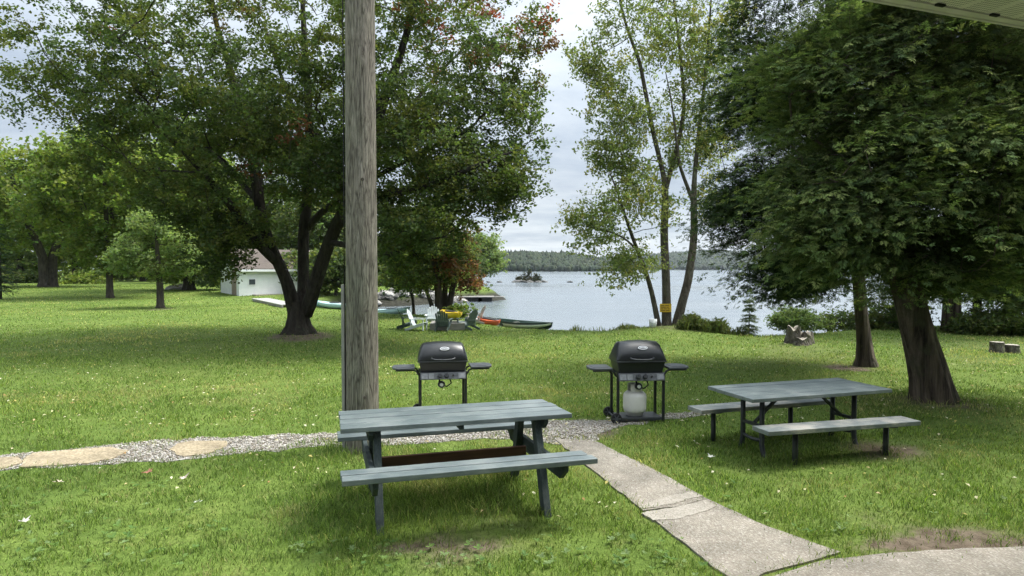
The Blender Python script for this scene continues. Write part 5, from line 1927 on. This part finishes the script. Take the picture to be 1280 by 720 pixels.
def hull(root, L, W, D_, mat, rim=None, deck=None, name='hull', nose=.05, open_=True):
    n, m = 17, 9
    vs = []
    for i in range(n):
        t = i / (n - 1)
        k = math.sin(PI * t) ** .45 if 0 < t < 1 else 0.0
        x = (t - .5) * L
        lift = nose * (abs(2 * t - 1) ** 2.5)
        for j in range(m):
            a = PI * j / (m - 1)
            y = -math.cos(a) * W / 2 * max(k, .03)
            z = D_ * (1 - math.sin(a) ** .8 * (0.25 + .75 * k)) + lift * (1 - math.sin(a) * .6)
            vs.append((x, y, z))
    fs = [(i * m + j, i * m + j + 1, (i + 1) * m + j + 1, (i + 1) * m + j) for i in range(n - 1) for j in range(m - 1)]
    b = MB().add(vs, fs, True)
    h = b.build(name, mat, root)
    so = h.modifiers.new('thick', 'SOLIDIFY')
    so.thickness = .015
    for s, j in ((0, 0), (1, m - 1)):
        pts = [vs[i * m + j] for i in range(n)]
        MB().tube(pts, .014, 6).build('gunwale', rim or mat, root)
    if deck:
        top = []
        for i in range(n):
            c = (Vector(vs[i * m]) + Vector(vs[i * m + m - 1])) / 2
            top.append((vs[i * m], (c.x, c.y, c.z + .05 * math.sin(PI * i / (n - 1))), vs[i * m + m - 1]))
        b = MB()
        v2 = [p for tr in top for p in tr]
        b.add(v2, [(i * 3 + q, i * 3 + q + 1, (i + 1) * 3 + q + 1, (i + 1) * 3 + q) for i in range(n - 1) for q in (0, 1)], True)
        b.build('deck', deck, root)
        nn = 18
        ring = [(.42 * math.cos(2 * PI * k / nn), .17 * math.sin(2 * PI * k / nn), D_ + .05) for k in range(nn)]
        c = MB().tube(ring + ring[:1], .02, 6, cap=False)
        c.build('cockpit_rim', MAT['black_plastic'], root)
        MB().add([(x * .95, y * .95, z + .004) for x, y, z in ring], [tuple(range(nn))]).build('cockpit_shade', MAT['dark'], root)  # flat dark sheet on the closed deck, painted as the shaded cockpit hollow
    return h


def boat(name, px0, d0, px1, d1, W, D_, mat, label, cat, deck=None, rim=None, z=None, group=None, roll=0):
    a = Vector(((px0 - 640) / F * d0, d0, 0))
    c = Vector(((px1 - 640) / F * d1, d1, 0))
    L = (c - a).length
    mid = (a + c) / 2
    za = float(gz(a.x, a.y)[0]) if z is None else z[0]
    zc = float(gz(c.x, c.y)[0]) if z is None else z[1]
    root = empty(name, (mid.x, mid.y, (za + zc) / 2), 0, label, cat, group)
    root.rotation_euler = (roll, -math.atan2(zc - za, L), math.atan2(c.y - a.y, c.x - a.x))
    hull(root, L, W, D_, MAT[mat], rim, deck)
    return root, L


cn, Lc = boat('canoe', 621, 25.4, 690, 21.6, .86, .33, 'green_hull', 'dark green canoe with a pale lime stripe pulled up at the water edge', 'canoe', None, MAT['green_hull'], z=(-.36, -.20))
# lime stripe low on the near side
b = MB()
for i in range(13):
    pass
stp = []
for i in range(5, 17):
    t = i / 16
    k = math.sin(PI * t) ** .45 if 0 < t < 1 else 0.03
    a = PI * 0.14
    for off in (.0, 1.0):
        aa = PI * (.055 + .14 * off)
        y = math.cos(aa) * Lc * 0 - math.cos(aa) * .86 / 2 * max(k, .03) * 1.02 - .012
        z = .33 * (1 - math.sin(aa) ** .8 * (.25 + .75 * k)) + .05 * (abs(2 * t - 1) ** 2.5) * (1 - math.sin(aa) * .6)
        stp.append(((t - .5) * Lc, y, z))
fs = [(i * 2, i * 2 + 1, i * 2 + 3, i * 2 + 2) for i in range(len(stp) // 2 - 1)]
b.add(stp, fs, True)
so = b.build('stripe', MAT['lime_stripe'], cn)
so.modifiers.new('thick', 'SOLIDIFY').thickness = .006
for x in (-.9, .9):
    MB().box((x, 0, .27), (.22, .70, .025)).build('thwart', MAT['grey_plank'], cn)
KG = 'kayaks drawn up along the shore'
boat('kayak', 554, 26.2, 574, 24.9, .7, .26, 'yellow_hull', 'yellow kayak lying behind the fire ring', 'kayak', MAT['yellow_hull'], group=KG)
boat('kayak', 597, 23.6, 624, 23.2, .62, .24, 'orange_hull', 'orange red kayak on the shore beside the weathered chair', 'kayak', MAT['orange_hull'], group=KG, z=(-.05, -.16))
boat('kayak', 470, 30.2, 512, 28.3, .66, .28, 'pale_hull', 'pale blue kayak on the inlet shore just right of the pole', 'kayak', MAT['pale_hull'], group=KG)
boat('kayak', 389, 35.0, 432, 32.6, .7, .28, 'teal_hull', 'teal kayak on the inlet shore between the maple trunk and the pole', 'kayak', MAT['teal_hull'], group=KG)
boat('kayak', 398, 33.6, 440, 31.2, .7, .26, 'pale_hull', 'pale green kayak lying in front of the teal one', 'kayak', MAT['pale_hull'], group=KG)

# whitish plank ramp by the boathouse
a, c = Vector((*gp(325, 376), .12)), Vector((*gp(364, 384.5), .12))
root = empty('boat_ramp', ((a.x + c.x) / 2, (a.y + c.y) / 2, 0), math.atan2(c.y - a.y, c.x - a.x), 'long pale plank walkway on the grass before the boathouse', 'dock')
L = (c - a).length
b = MB()
for k in range(int(L / .16)):
    b.box((-L / 2 + .08 + k * .16, 0, .15), (.145, 1.0, .03))
b.build('decking', plain('bleached_deck', (0.32, 0.32, 0.30), .8, 0, .15, 3), root)
MB().box((0, -.42, .07), (L, .06, .13)).build('beam', MAT['grey_plank'], root)
MB().box((0, .42, .07), (L, .06, .13)).build('beam', MAT['grey_plank'], root)

# dock across the inlet
p = at(592, 375.5, 57)
root = empty('dock', (p[0], p[1], WATER_Z), 0, 'dark low dock jutting from the far bank into the lake', 'dock')
MB().box((0, 0, .42), (3.6, 1.6, .08)).build('deck', MAT['grey_plank'], root)
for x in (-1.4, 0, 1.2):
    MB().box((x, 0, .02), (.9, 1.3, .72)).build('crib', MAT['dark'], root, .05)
MB().box((2.3, 0, .41), (1.0, .5, .05)).build('gangplank', MAT['grey_plank'], root)

# riprap on the far bank
rr_ = random.Random(12)
rock_ms = []
for k in range(4):
    bm = bmesh.new()
    bmesh.ops.create_icosphere(bm, subdivisions=3, radius=1)
    ph = [rr_.uniform(0, 6) for _ in range(6)]
    for v in bm.verts:
        q = v.co
        s = 1 + .16 * math.sin(q.x * 3 + ph[0]) + .14 * math.sin(q.y * 3.4 + ph[1]) + .12 * math.sin(q.z * 4 + ph[2]) + .05 * math.sin(q.x * 9 + q.z * 7 + ph[3])
        v.co = Vector((round(q.x * s * 3.2) / 3.2 * .5 + q.x * s * .5, q.y * s, q.z * s))
    me = bpy.data.meshes.new('rock')
    bm.to_mesh(me)
    bm.free()
    me.materials.append(MAT['stone'] if k % 2 else MAT['dark_stone'])
    rock_ms.append(me)


def rock(x, y, z, s, k, label, group=None, cat='rock'):
    o = bpy.data.objects.new('rock', rock_ms[k % 4])
    COL.objects.link(o)
    o.location = (x, y, z)
    o.rotation_euler = (rr_.uniform(-.3, .3), rr_.uniform(-.3, .3), rr_.uniform(0, 6))
    o.scale = (s * rr_.uniform(.9, 1.3), s * rr_.uniform(.8, 1.1), s * rr_.uniform(.55, .8))
    return tag(o, label, cat, group)


for k in range(44):
    t = k / 43
    px = 470 + t * 112
    d = 50.4 + (55 - 50.4) * min(1, t * 1.4) + t * 2.0
    x = (px - 640) / F * d
    yy = d - rr_.uniform(1.0, 2.3)
    rock(x, yy, max(WATER_Z, float(gz(x, yy)[0])) + .06, rr_.uniform(.24, .5), k, 'rough boulder in the stone edging of the far inlet bank', 'boulders edging the far inlet bank')
for px, py, s, lb in ((221, 366, .7, 'pale boulder under the trees left of the boathouse'),):
    p = gp(px, py)
    rock(p[0], p[1], .2, s, 1, lb)

# ------------------------------------------------------------------ boathouse
p = gp(299, 371)
d = p[1]
root = empty('boathouse', (p[0], d, 0), .70, 'small white boathouse with a brown shingle roof beyond the maple', 'boathouse')
Lw, Dp, hw, hr = 6.2, 4.4, 2.05, 3.35
b = MB()
prof = [(0, -.2), (0, hw), (Dp / 2, hr), (Dp, hw), (Dp, -.2)]
b.xprism(prof, 0, Lw)


def siding_mat():
    m, nt, out = new_mat('white_siding')
    w = N(nt, 'ShaderNodeTexWave', wave_type='BANDS', bands_direction='Z', wave_profile='SAW')
    w.inputs['Scale'].default_value = 1.35
    nt.links.new(coords(nt), w.inputs['Vector'])
    f = noise(nt, coords(nt), 2.5, 5)
    r = ramp(nt, [(0.3, (0.70, 0.73, 0.74)), (0.7, (0.80, 0.82, 0.82))])
    nt.links.new(f, r.inputs[0])
    surf(nt, out, r.outputs[0], .6, bump(nt, w.outputs['Fac'], .5, .02), 0, .3)
    return m


b.build('wall', siding_mat(), root)
sl = math.atan2(hr - hw, Dp / 2)
b = MB()
for s, y0 in ((1, -.3), (-1, Dp + .3)):
    z0 = hw - .3 * math.tan(sl)
    b.add([(-.35, y0, z0 + .02), (Lw + .35, y0, z0 + .02), (Lw + .35, Dp / 2, hr + .02), (-.35, Dp / 2, hr + .02), (-.35, y0, z0 + .14), (Lw + .35, y0, z0 + .14), (Lw + .35, Dp / 2, hr + .14), (-.35, Dp / 2, hr + .14)],
          [(0, 1, 2, 3), (4, 5, 6, 7), (0, 1, 5, 4), (1, 2, 6, 5), (2, 3, 7, 6), (3, 0, 4, 7)])
b.build('roof', MAT['shingle'], root)
MB().box((Lw / 2, -.335, hw - .17), (Lw + .7, .03, .16)).build('fascia', MAT['white_paint'], root)
MB().box((-.012, 1.1, .95), (.05, 1.0, 1.9)).build('door', plain('tan_door', (0.24, 0.19, 0.15), .6), root, .01)
w_ = MB().box((.9, -.012, 1.05), (.55, .05, .5)).build('window', MAT['white_paint'], root)
MB().box((.9, -.04, 1.05), (.43, .02, .38)).build('pane', plain('dark_glass', (0.05, 0.06, 0.07), .15), w_)
MB().box((3.0, -.4, .06), (4.2, .8, .16)).build('step', M_CONC, root)

# ------------------------------------------------------------------ lake islet, shoal, far shore
di = 137.0
pi_ = at(661, 352, di)
root = empty('islet_shrubs', (pi_[0], di, WATER_Z), 0, 'clump of dark bushes growing on the small rocky islet', 'bush')
rng = np.random.default_rng(55)
T = crown_pts([(0, 0, .5, 3.0, 1.2, .5, 2), (-.9, 0, 1.3, .5, .5, .9, .7), (.1, 0, 1.5, .4, .4, 1.1, .8), (1.5, 0, 1.1, .3, .3, .9, .5), (2.3, 0, .9, .3, .3, .8, .4), (-2.0, 0, .9, .5, .5, .6, .5)], 110, rng, .4, .1, 1)
V, F_, C = leaf_cloud(T, 40, .2, .26, [(0.04, 0.05, 0.028), (0.05, 0.058, 0.034), (0.075, 0.068, 0.045)], rng, .8, .4, .6)
crown_obj(V, F_, C, MAT['leaf'], root, 'foliage')
b = MB()
for k in range(9):
    b.tube([(rr_.uniform(-2.5, 2.5), 0, -.1), (rr_.uniform(-2.5, 2.5), 0, 1.8)], [.05, .02], 5)
b.build('stem', MAT['bark_dark'], root)
for k, (px, s, lb) in enumerate(((646, 1.0, 'flat rock at the left end of the islet'), (655, .9, 'pale flat rock in the middle of the islet'), (664, .9, 'dark rock under the islet bushes'), (673, .8, 'low rock at the right end of the islet'),
                                 (682, .6, 'small rock trailing right of the islet'), (593, .8, 'dark rock left of the islet near the shore trees'), (601, .5, 'small rock in the shoal left of the islet'), (611, .45, 'tiny rock in the middle of the shoal'), (624, .5, 'rock at the right end of the shoal'),
                                 (712, .6, 'lone dark rock in the lake right of the islet'))):
    o = rock((px - 640) / F * di, di - .8, WATER_Z + .05, s, 2 * k, lb, 'rocks in the lake')
    o.scale = (s * 1.7, s, s * .42)


def ridge(name, pts, depth, label, woods, seed, n, tree, pal, conf=.2):
    """pts: (px, py of skyline) at distance d; rises from the lake"""
    vs, fs = [], []
    m = 7
    for (px, py, d) in pts:
        top = at(px, py, d)[2]
        x = (px - 640) / F * d
        for j in range(m):
            t = j / (m - 1)
            z = WATER_Z - 1 + (top - tree * .8 - WATER_Z + 1) * math.sin(min(1, t * 1.4) * PI / 2)
            s = (d + depth * (t - .7)) / d
            vs.append((x * s, d * s, z))
    for i in range(len(pts) - 1):
        for j in range(m - 1):
            fs.append((i * m + j, i * m + j + 1, (i + 1) * m + j + 1, (i + 1) * m + j))
    o = MB().add(vs, fs, True).build(name, plain(name + '_ground', pal[0], .95, 0, .3, .02), None)
    tag(o, label, 'hill', kind='structure')
    rg = np.random.default_rng(seed)
    A = np.array(vs).reshape(len(pts), m, 3)
    P = []
    u = rg.random(n) * (len(pts) - 1.001)
    v = rg.random(n) ** .9 * (m - 1.001)
    i, j = u.astype(int), v.astype(int)
    fu, fv = (u - i)[:, None], (v - j)[:, None]
    Q = A[i, j] * (1 - fu) * (1 - fv) + A[i + 1, j] * fu * (1 - fv) + A[i, j + 1] * (1 - fu) * fv + A[i + 1, j + 1] * fu * fv
    Q = Q[Q[:, 2] > WATER_Z + .2]
    n = len(Q)
    s = rg.uniform(.6, 1.2, (n, 1)) * tree
    con = rg.random(n) < conf
    sc3 = np.concatenate([s * .42, s * .42, s * .6], 1)
    sc3[con] = np.concatenate([s * .26, s * .26, s * .8], 1)[con]
    jit = 1 + rg.normal(0, .16, (n, len(ICO_V), 1))
    V = ICO_V[None] * jit * sc3[:, None, :] + Q[:, None, :] + np.array([0, 0, 1]) * sc3[:, None, 2:3] * .6
    Fc = (np.arange(n)[:, None, None] * len(ICO_V) + ICO_F[None]).reshape(-1, 3)
    pal = np.array(pal)
    c = pal[rg.integers(0, len(pal), n)] * rg.uniform(.7, 1.3, (n, 1))
    c[con] *= .7
    me = np_mesh(woods, V.reshape(-1, 3), [Fc], [np.repeat(c, len(ICO_F), 0)])
    tag(link(woods, me, MAT['dead_leaf']), 'wooded slope across the lake, a mass of green trees', 'woods', kind='stuff')


GF = [(0.015, 0.031, 0.010), (0.019, 0.036, 0.011), (0.013, 0.026, 0.011), (0.028, 0.041, 0.012)]
ridge('near_hill', [(440, 320, 900), (540, 318, 880), (610, 315.5, 860), (635, 317, 855), (660, 315.5, 850), (690, 317.5, 850), (715, 318, 860), (740, 322.5, 890), (765, 327, 930), (790, 333, 970), (808, 338, 1000)], 260, 'wooded point across the lake', 'far_woods', 5, 11000, 7.0, GF, .06)
ridge('far_hill', [(690, 326, 1900), (760, 321.5, 1900), (800, 319, 1900), (840, 316.5, 1900), (875, 313.5, 1900), (905, 314, 1900), (950, 316, 1900), (1050, 318, 1900), (1200, 318, 1900), (1500, 320, 1900)], 700, 'long wooded hill at the far end of the lake', 'distant_woods', 6, 16000, 10, GF, .02)
for px, s, lb in ((698, 1, 'tiny white cottage on the wooded point, left of the leafy lake tree'), (749, .8, 'small white cottage on the far shore behind the low leafy branches'), (646, .7, 'white boathouse speck on the shore above the islet')):
    d = 838 if px < 720 else 880
    x = (px - 640) / F * d
    root = empty('cottage', (x, d - 60 if px < 720 else d - 80, WATER_Z + .2), 0, lb, 'cottage', 'white cottages on the far shore')
    MB().xprism([(0, 0), (0, 2.6 * s), (3, 4.2 * s), (6, 2.6 * s), (6, 0)], -3.5 * s, 3.5 * s).build('wall', MAT['white_paint'], root)
    MB().xprism([(-.4, 2.45 * s), (3, 4.3 * s), (6.4, 2.45 * s), (6.4, 2.65 * s), (3, 4.55 * s), (-.4, 2.65 * s)], -4 * s, 4 * s).build('roof', MAT['shingle'], root)

# ------------------------------------------------------------------ porch eave over the camera
ye = .33
P0 = at(1085, -3, 3.26)
root = empty('house', P0, ye, 'house whose beige vented roof soffit and edge trim show overhead at the top right', 'house')


def soffit_mat():
    m, nt, out = new_mat('vented_soffit')
    tc = N(nt, 'ShaderNodeTexCoord')
    sx = N(nt, 'ShaderNodeSeparateXYZ')
    nt.links.new(tc.outputs['Object'], sx.inputs[0])

    def band(sock, freq, duty):
        a = N(nt, 'ShaderNodeMath', operation='MULTIPLY', i_1=freq)
        nt.links.new(sock, a.inputs[0])
        f = N(nt, 'ShaderNodeMath', operation='FRACT')
        nt.links.new(a.outputs[0], f.inputs[0])
        l = N(nt, 'ShaderNodeMath', operation='LESS_THAN', i_1=duty)
        nt.links.new(f.outputs[0], l.inputs[0])
        return l.outputs[0]
    a = band(sx.outputs[0], 70, .5)
    b2 = band(sx.outputs[1], 55, .45)
    grp = band(sx.outputs[0], 5, .8)
    m1 = N(nt, 'ShaderNodeMath', operation='MULTIPLY')
    nt.links.new(a, m1.inputs[0])
    nt.links.new(b2, m1.inputs[1])
    m2 = N(nt, 'ShaderNodeMath', operation='MULTIPLY')
    nt.links.new(m1.outputs[0], m2.inputs[0])
    nt.links.new(grp, m2.inputs[1])
    dirty = ramp(nt, [(0.3, (0.66, 0.64, 0.59)), (0.7, (0.76, 0.74, 0.69))])
    nt.links.new(noise(nt, coords(nt), 6, 6, .7), dirty.inputs[0])
    col = mix(nt, m2.outputs[0], dirty.outputs[0], (0.10, 0.10, 0.085))
    surf(nt, out, col, .5, None, 0, .4)
    return m


SM = soffit_mat()
for k in range(-8, 13):
    MB().box((k * .40 + .2, -1.54, .012), (.394, 3.0, .016)).build('soffit_panel', SM, root, .003)
b = MB()
for k in range(-8, 13):
    b.box((k * .40, -1.54, .0145), (.02, 3.0, .02))
b.build('panel_joint', plain('soffit_joint', (0.72, 0.70, 0.66), .5), root)
TR = plain('eave_trim', (0.60, 0.585, 0.55), .45, .0, .1, 6)
MB().box((.8, -.018, .012), (8.2, .05, .03)).build('edge_trim', TR, root, .004)
MB().box((.8, .02, .095), (8.2, .022, .20)).build('fascia', TR, root, .004)
for k in range(0, 7):
    MB().box((k * .40 + .03, -.052, .0), (.055, .02, .012)).build('clip', MAT['rubber'], root)
MB().xprism([(.05, .196), (.05, .23), (-6.5, 3.0), (-13, .23), (-13, .0), (-12.6, .0), (-6.5, 2.9), (-2.9, .19)], -3.3, 11).build('roof', MAT['shingle'], root)  # unseen roof slope, shaped to block more sky light behind the camera
MB().box((2.0, -3.2, -1.7), (14, .2, 3.42)).build('wall', plain('unseen_wall_tan', (0.30, 0.27, 0.23), .7, 0, .1, 3), root)  # unseen house wall, added to darken surfaces that face the camera

# ------------------------------------------------------------------ air
hz = MB().box((0, 2600, 36), (10600, 5500, 80)).build('haze', None)
m, nt, out = new_mat('thin_haze')
pv = N(nt, 'ShaderNodeVolumePrincipled')
pv.inputs['Color'].default_value = (0.80, 0.88, 1.0, 1)
pv.inputs['Density'].default_value = 0.00008
pv.inputs['Anisotropy'].default_value = 0.2
nt.links.new(pv.outputs[0], out.inputs['Volume'])
hz.data.materials.append(m)
tag(hz, 'thin pale air haze over the lake', 'haze', kind='stuff')

# ------------------------------------------------------------------ camera, sun, sky
cam = bpy.data.cameras.new('camera')
co = bpy.data.objects.new('camera', cam)
COL.objects.link(co)
co.location = (0, 0, H)
co.rotation_euler = (PI / 2 - PITCH, 0, 0)
cam.sensor_width = 36
cam.lens = 36 * F / 1280
cam.clip_start = .05
cam.clip_end = 9000
sc.camera = co

SUN_EL, SUN_AZ = math.radians(60), math.radians(70)   # azimuth from +y towards +x
sl_ = bpy.data.lights.new('sun', 'SUN')
sl_.energy = 1.5
sl_.angle = math.radians(13)
sl_.color = (1.0, .955, .88)
so_ = bpy.data.objects.new('sun', sl_)
COL.objects.link(so_)
so_.rotation_euler = (-(PI / 2 - SUN_EL), 0, -SUN_AZ)
so_.location = (10, 40, 60)

w = bpy.data.worlds.new('World')
sc.world = w
w.use_nodes = True
nt = w.node_tree
nt.nodes.clear()
wo = nt.nodes.new('ShaderNodeOutputWorld')
bg = nt.nodes.new('ShaderNodeBackground')
sky = nt.nodes.new('ShaderNodeTexSky')
sky.sky_type = 'NISHITA'
sky.sun_disc = False
sky.sun_elevation = SUN_EL
sky.sun_rotation = SUN_AZ
sky.altitude = 300
STR = 0.1
bg.inputs['Strength'].default_value = STR
tc = nt.nodes.new('ShaderNodeTexCoord')
sx = nt.nodes.new('ShaderNodeSeparateXYZ')
nt.links.new(tc.outputs['Generated'], sx.inputs[0])
# cloud deck: direction projected on a flat layer
ab = N(nt, 'ShaderNodeMath', operation='ABSOLUTE')
nt.links.new(sx.outputs[2], ab.inputs[0])
ad = N(nt, 'ShaderNodeMath', operation='ADD', i_1=.10)
nt.links.new(ab.outputs[0], ad.inputs[0])
cx = N(nt, 'ShaderNodeMath', operation='DIVIDE')
cy = N(nt, 'ShaderNodeMath', operation='DIVIDE')
nt.links.new(sx.outputs[0], cx.inputs[0])
nt.links.new(ad.outputs[0], cx.inputs[1])
nt.links.new(sx.outputs[1], cy.inputs[0])
nt.links.new(ad.outputs[0], cy.inputs[1])
cv = N(nt, 'ShaderNodeCombineXYZ')
nt.links.new(cx.outputs[0], cv.inputs[0])
nt.links.new(cy.outputs[0], cv.inputs[1])
n1 = noise(nt, cv.outputs[0], .62, 6, .55, .3)
n2 = noise(nt, cv.outputs[0], 1.6, 5, .6, .2)
am = N(nt, 'ShaderNodeMath', operation='MULTIPLY_ADD', i_1=.35)
nt.links.new(n2, am.inputs[0])
am2 = N(nt, 'ShaderNodeMath', operation='MULTIPLY', i_1=.65)
nt.links.new(n1, am2.inputs[0])
nt.links.new(am2.outputs[0], am.inputs[2])
K = 1 / STR
cr = ramp(nt, [(0.36, (0.21, 0.245, 0.295)), (0.47, (0.295, 0.33, 0.37)), (0.56, (0.375, 0.405, 0.43)), (0.66, (0.49, 0.51, 0.52))])
nt.links.new(am.outputs[0], cr.inputs[0])
# overcast luminance: the deck is brighter overhead than at the horizon
el = ramp(nt, [(0.0, (1.15, 1.12, 1.09)), (0.05, (.92, .92, .93)), (0.12, (.80, .80, .82)), (0.22, (1.0, 1.0, 1.0)), (0.38, (1.22, 1.22, 1.22)), (0.55, (1.9, 1.9, 1.9)), (1.0, (2.5, 2.5, 2.5))])
nt.links.new(sx.outputs[2], el.inputs[0])
deck = mix(nt, 1.0, cr.outputs[0], el.outputs[0], 'MULTIPLY')
dt = N(nt, 'ShaderNodeVectorMath', operation='DOT_PRODUCT')
nt.links.new(tc.outputs['Generated'], dt.inputs[0])
dt.inputs[1].default_value = (math.sin(SUN_AZ) * math.cos(SUN_EL), math.cos(SUN_AZ) * math.cos(SUN_EL), math.sin(SUN_EL))
dm = N(nt, 'ShaderNodeMath', operation='MAXIMUM', i_1=0.0)
nt.links.new(dt.outputs['Value'], dm.inputs[0])
dp = N(nt, 'ShaderNodeMath', operation='POWER', i_1=26.0)
nt.links.new(dm.outputs[0], dp.inputs[0])
gl = N(nt, 'ShaderNodeVectorMath', operation='SCALE')
gl.inputs[0].default_value = (10.0, 9.7, 9.1)
nt.links.new(dp.outputs[0], gl.inputs['Scale'])
dk = N(nt, 'ShaderNodeVectorMath', operation='ADD')
nt.links.new(deck, dk.inputs[0])
nt.links.new(gl.outputs[0], dk.inputs[1])
deck = dk.outputs[0]
sc_ = N(nt, 'ShaderNodeVectorMath', operation='SCALE')
sc_.inputs['Scale'].default_value = K
nt.links.new(deck, sc_.inputs[0])
full = mix(nt, .9, sky.outputs[0], sc_.outputs[0])
nt.links.new(full, bg.inputs['Color'])
nt.links.new(bg.outputs[0], wo.inputs['Surface'])

sc.view_settings.view_transform = 'Standard'
sc.view_settings.look = 'None'
sc.view_settings.exposure = 1.2
sc.view_settings.gamma = 1.0
sc.view_settings.use_curve_mapping = False
sc.render.engine = 'CYCLES'
sc.cycles.max_bounces = 7
sc.cycles.volume_bounces = 0
sc.cycles.diffuse_bounces = 3
sc.cycles.glossy_bounces = 3
sc.cycles.transmission_bounces = 4
sc.cycles.transparent_max_bounces = 6
sc.cycles.caustics_reflective = False
sc.cycles.caustics_refractive = False
sc.cycles.use_denoising = True
sc.cycles.denoiser = 'OPENIMAGEDENOISE'
sc.cycles.denoising_input_passes = 'RGB_ALBEDO_NORMAL'
sc.cycles.denoising_prefilter = 'NONE'
sc.cycles.use_adaptive_sampling = False
sc.cycles.sample_clamp_indirect = 4.0
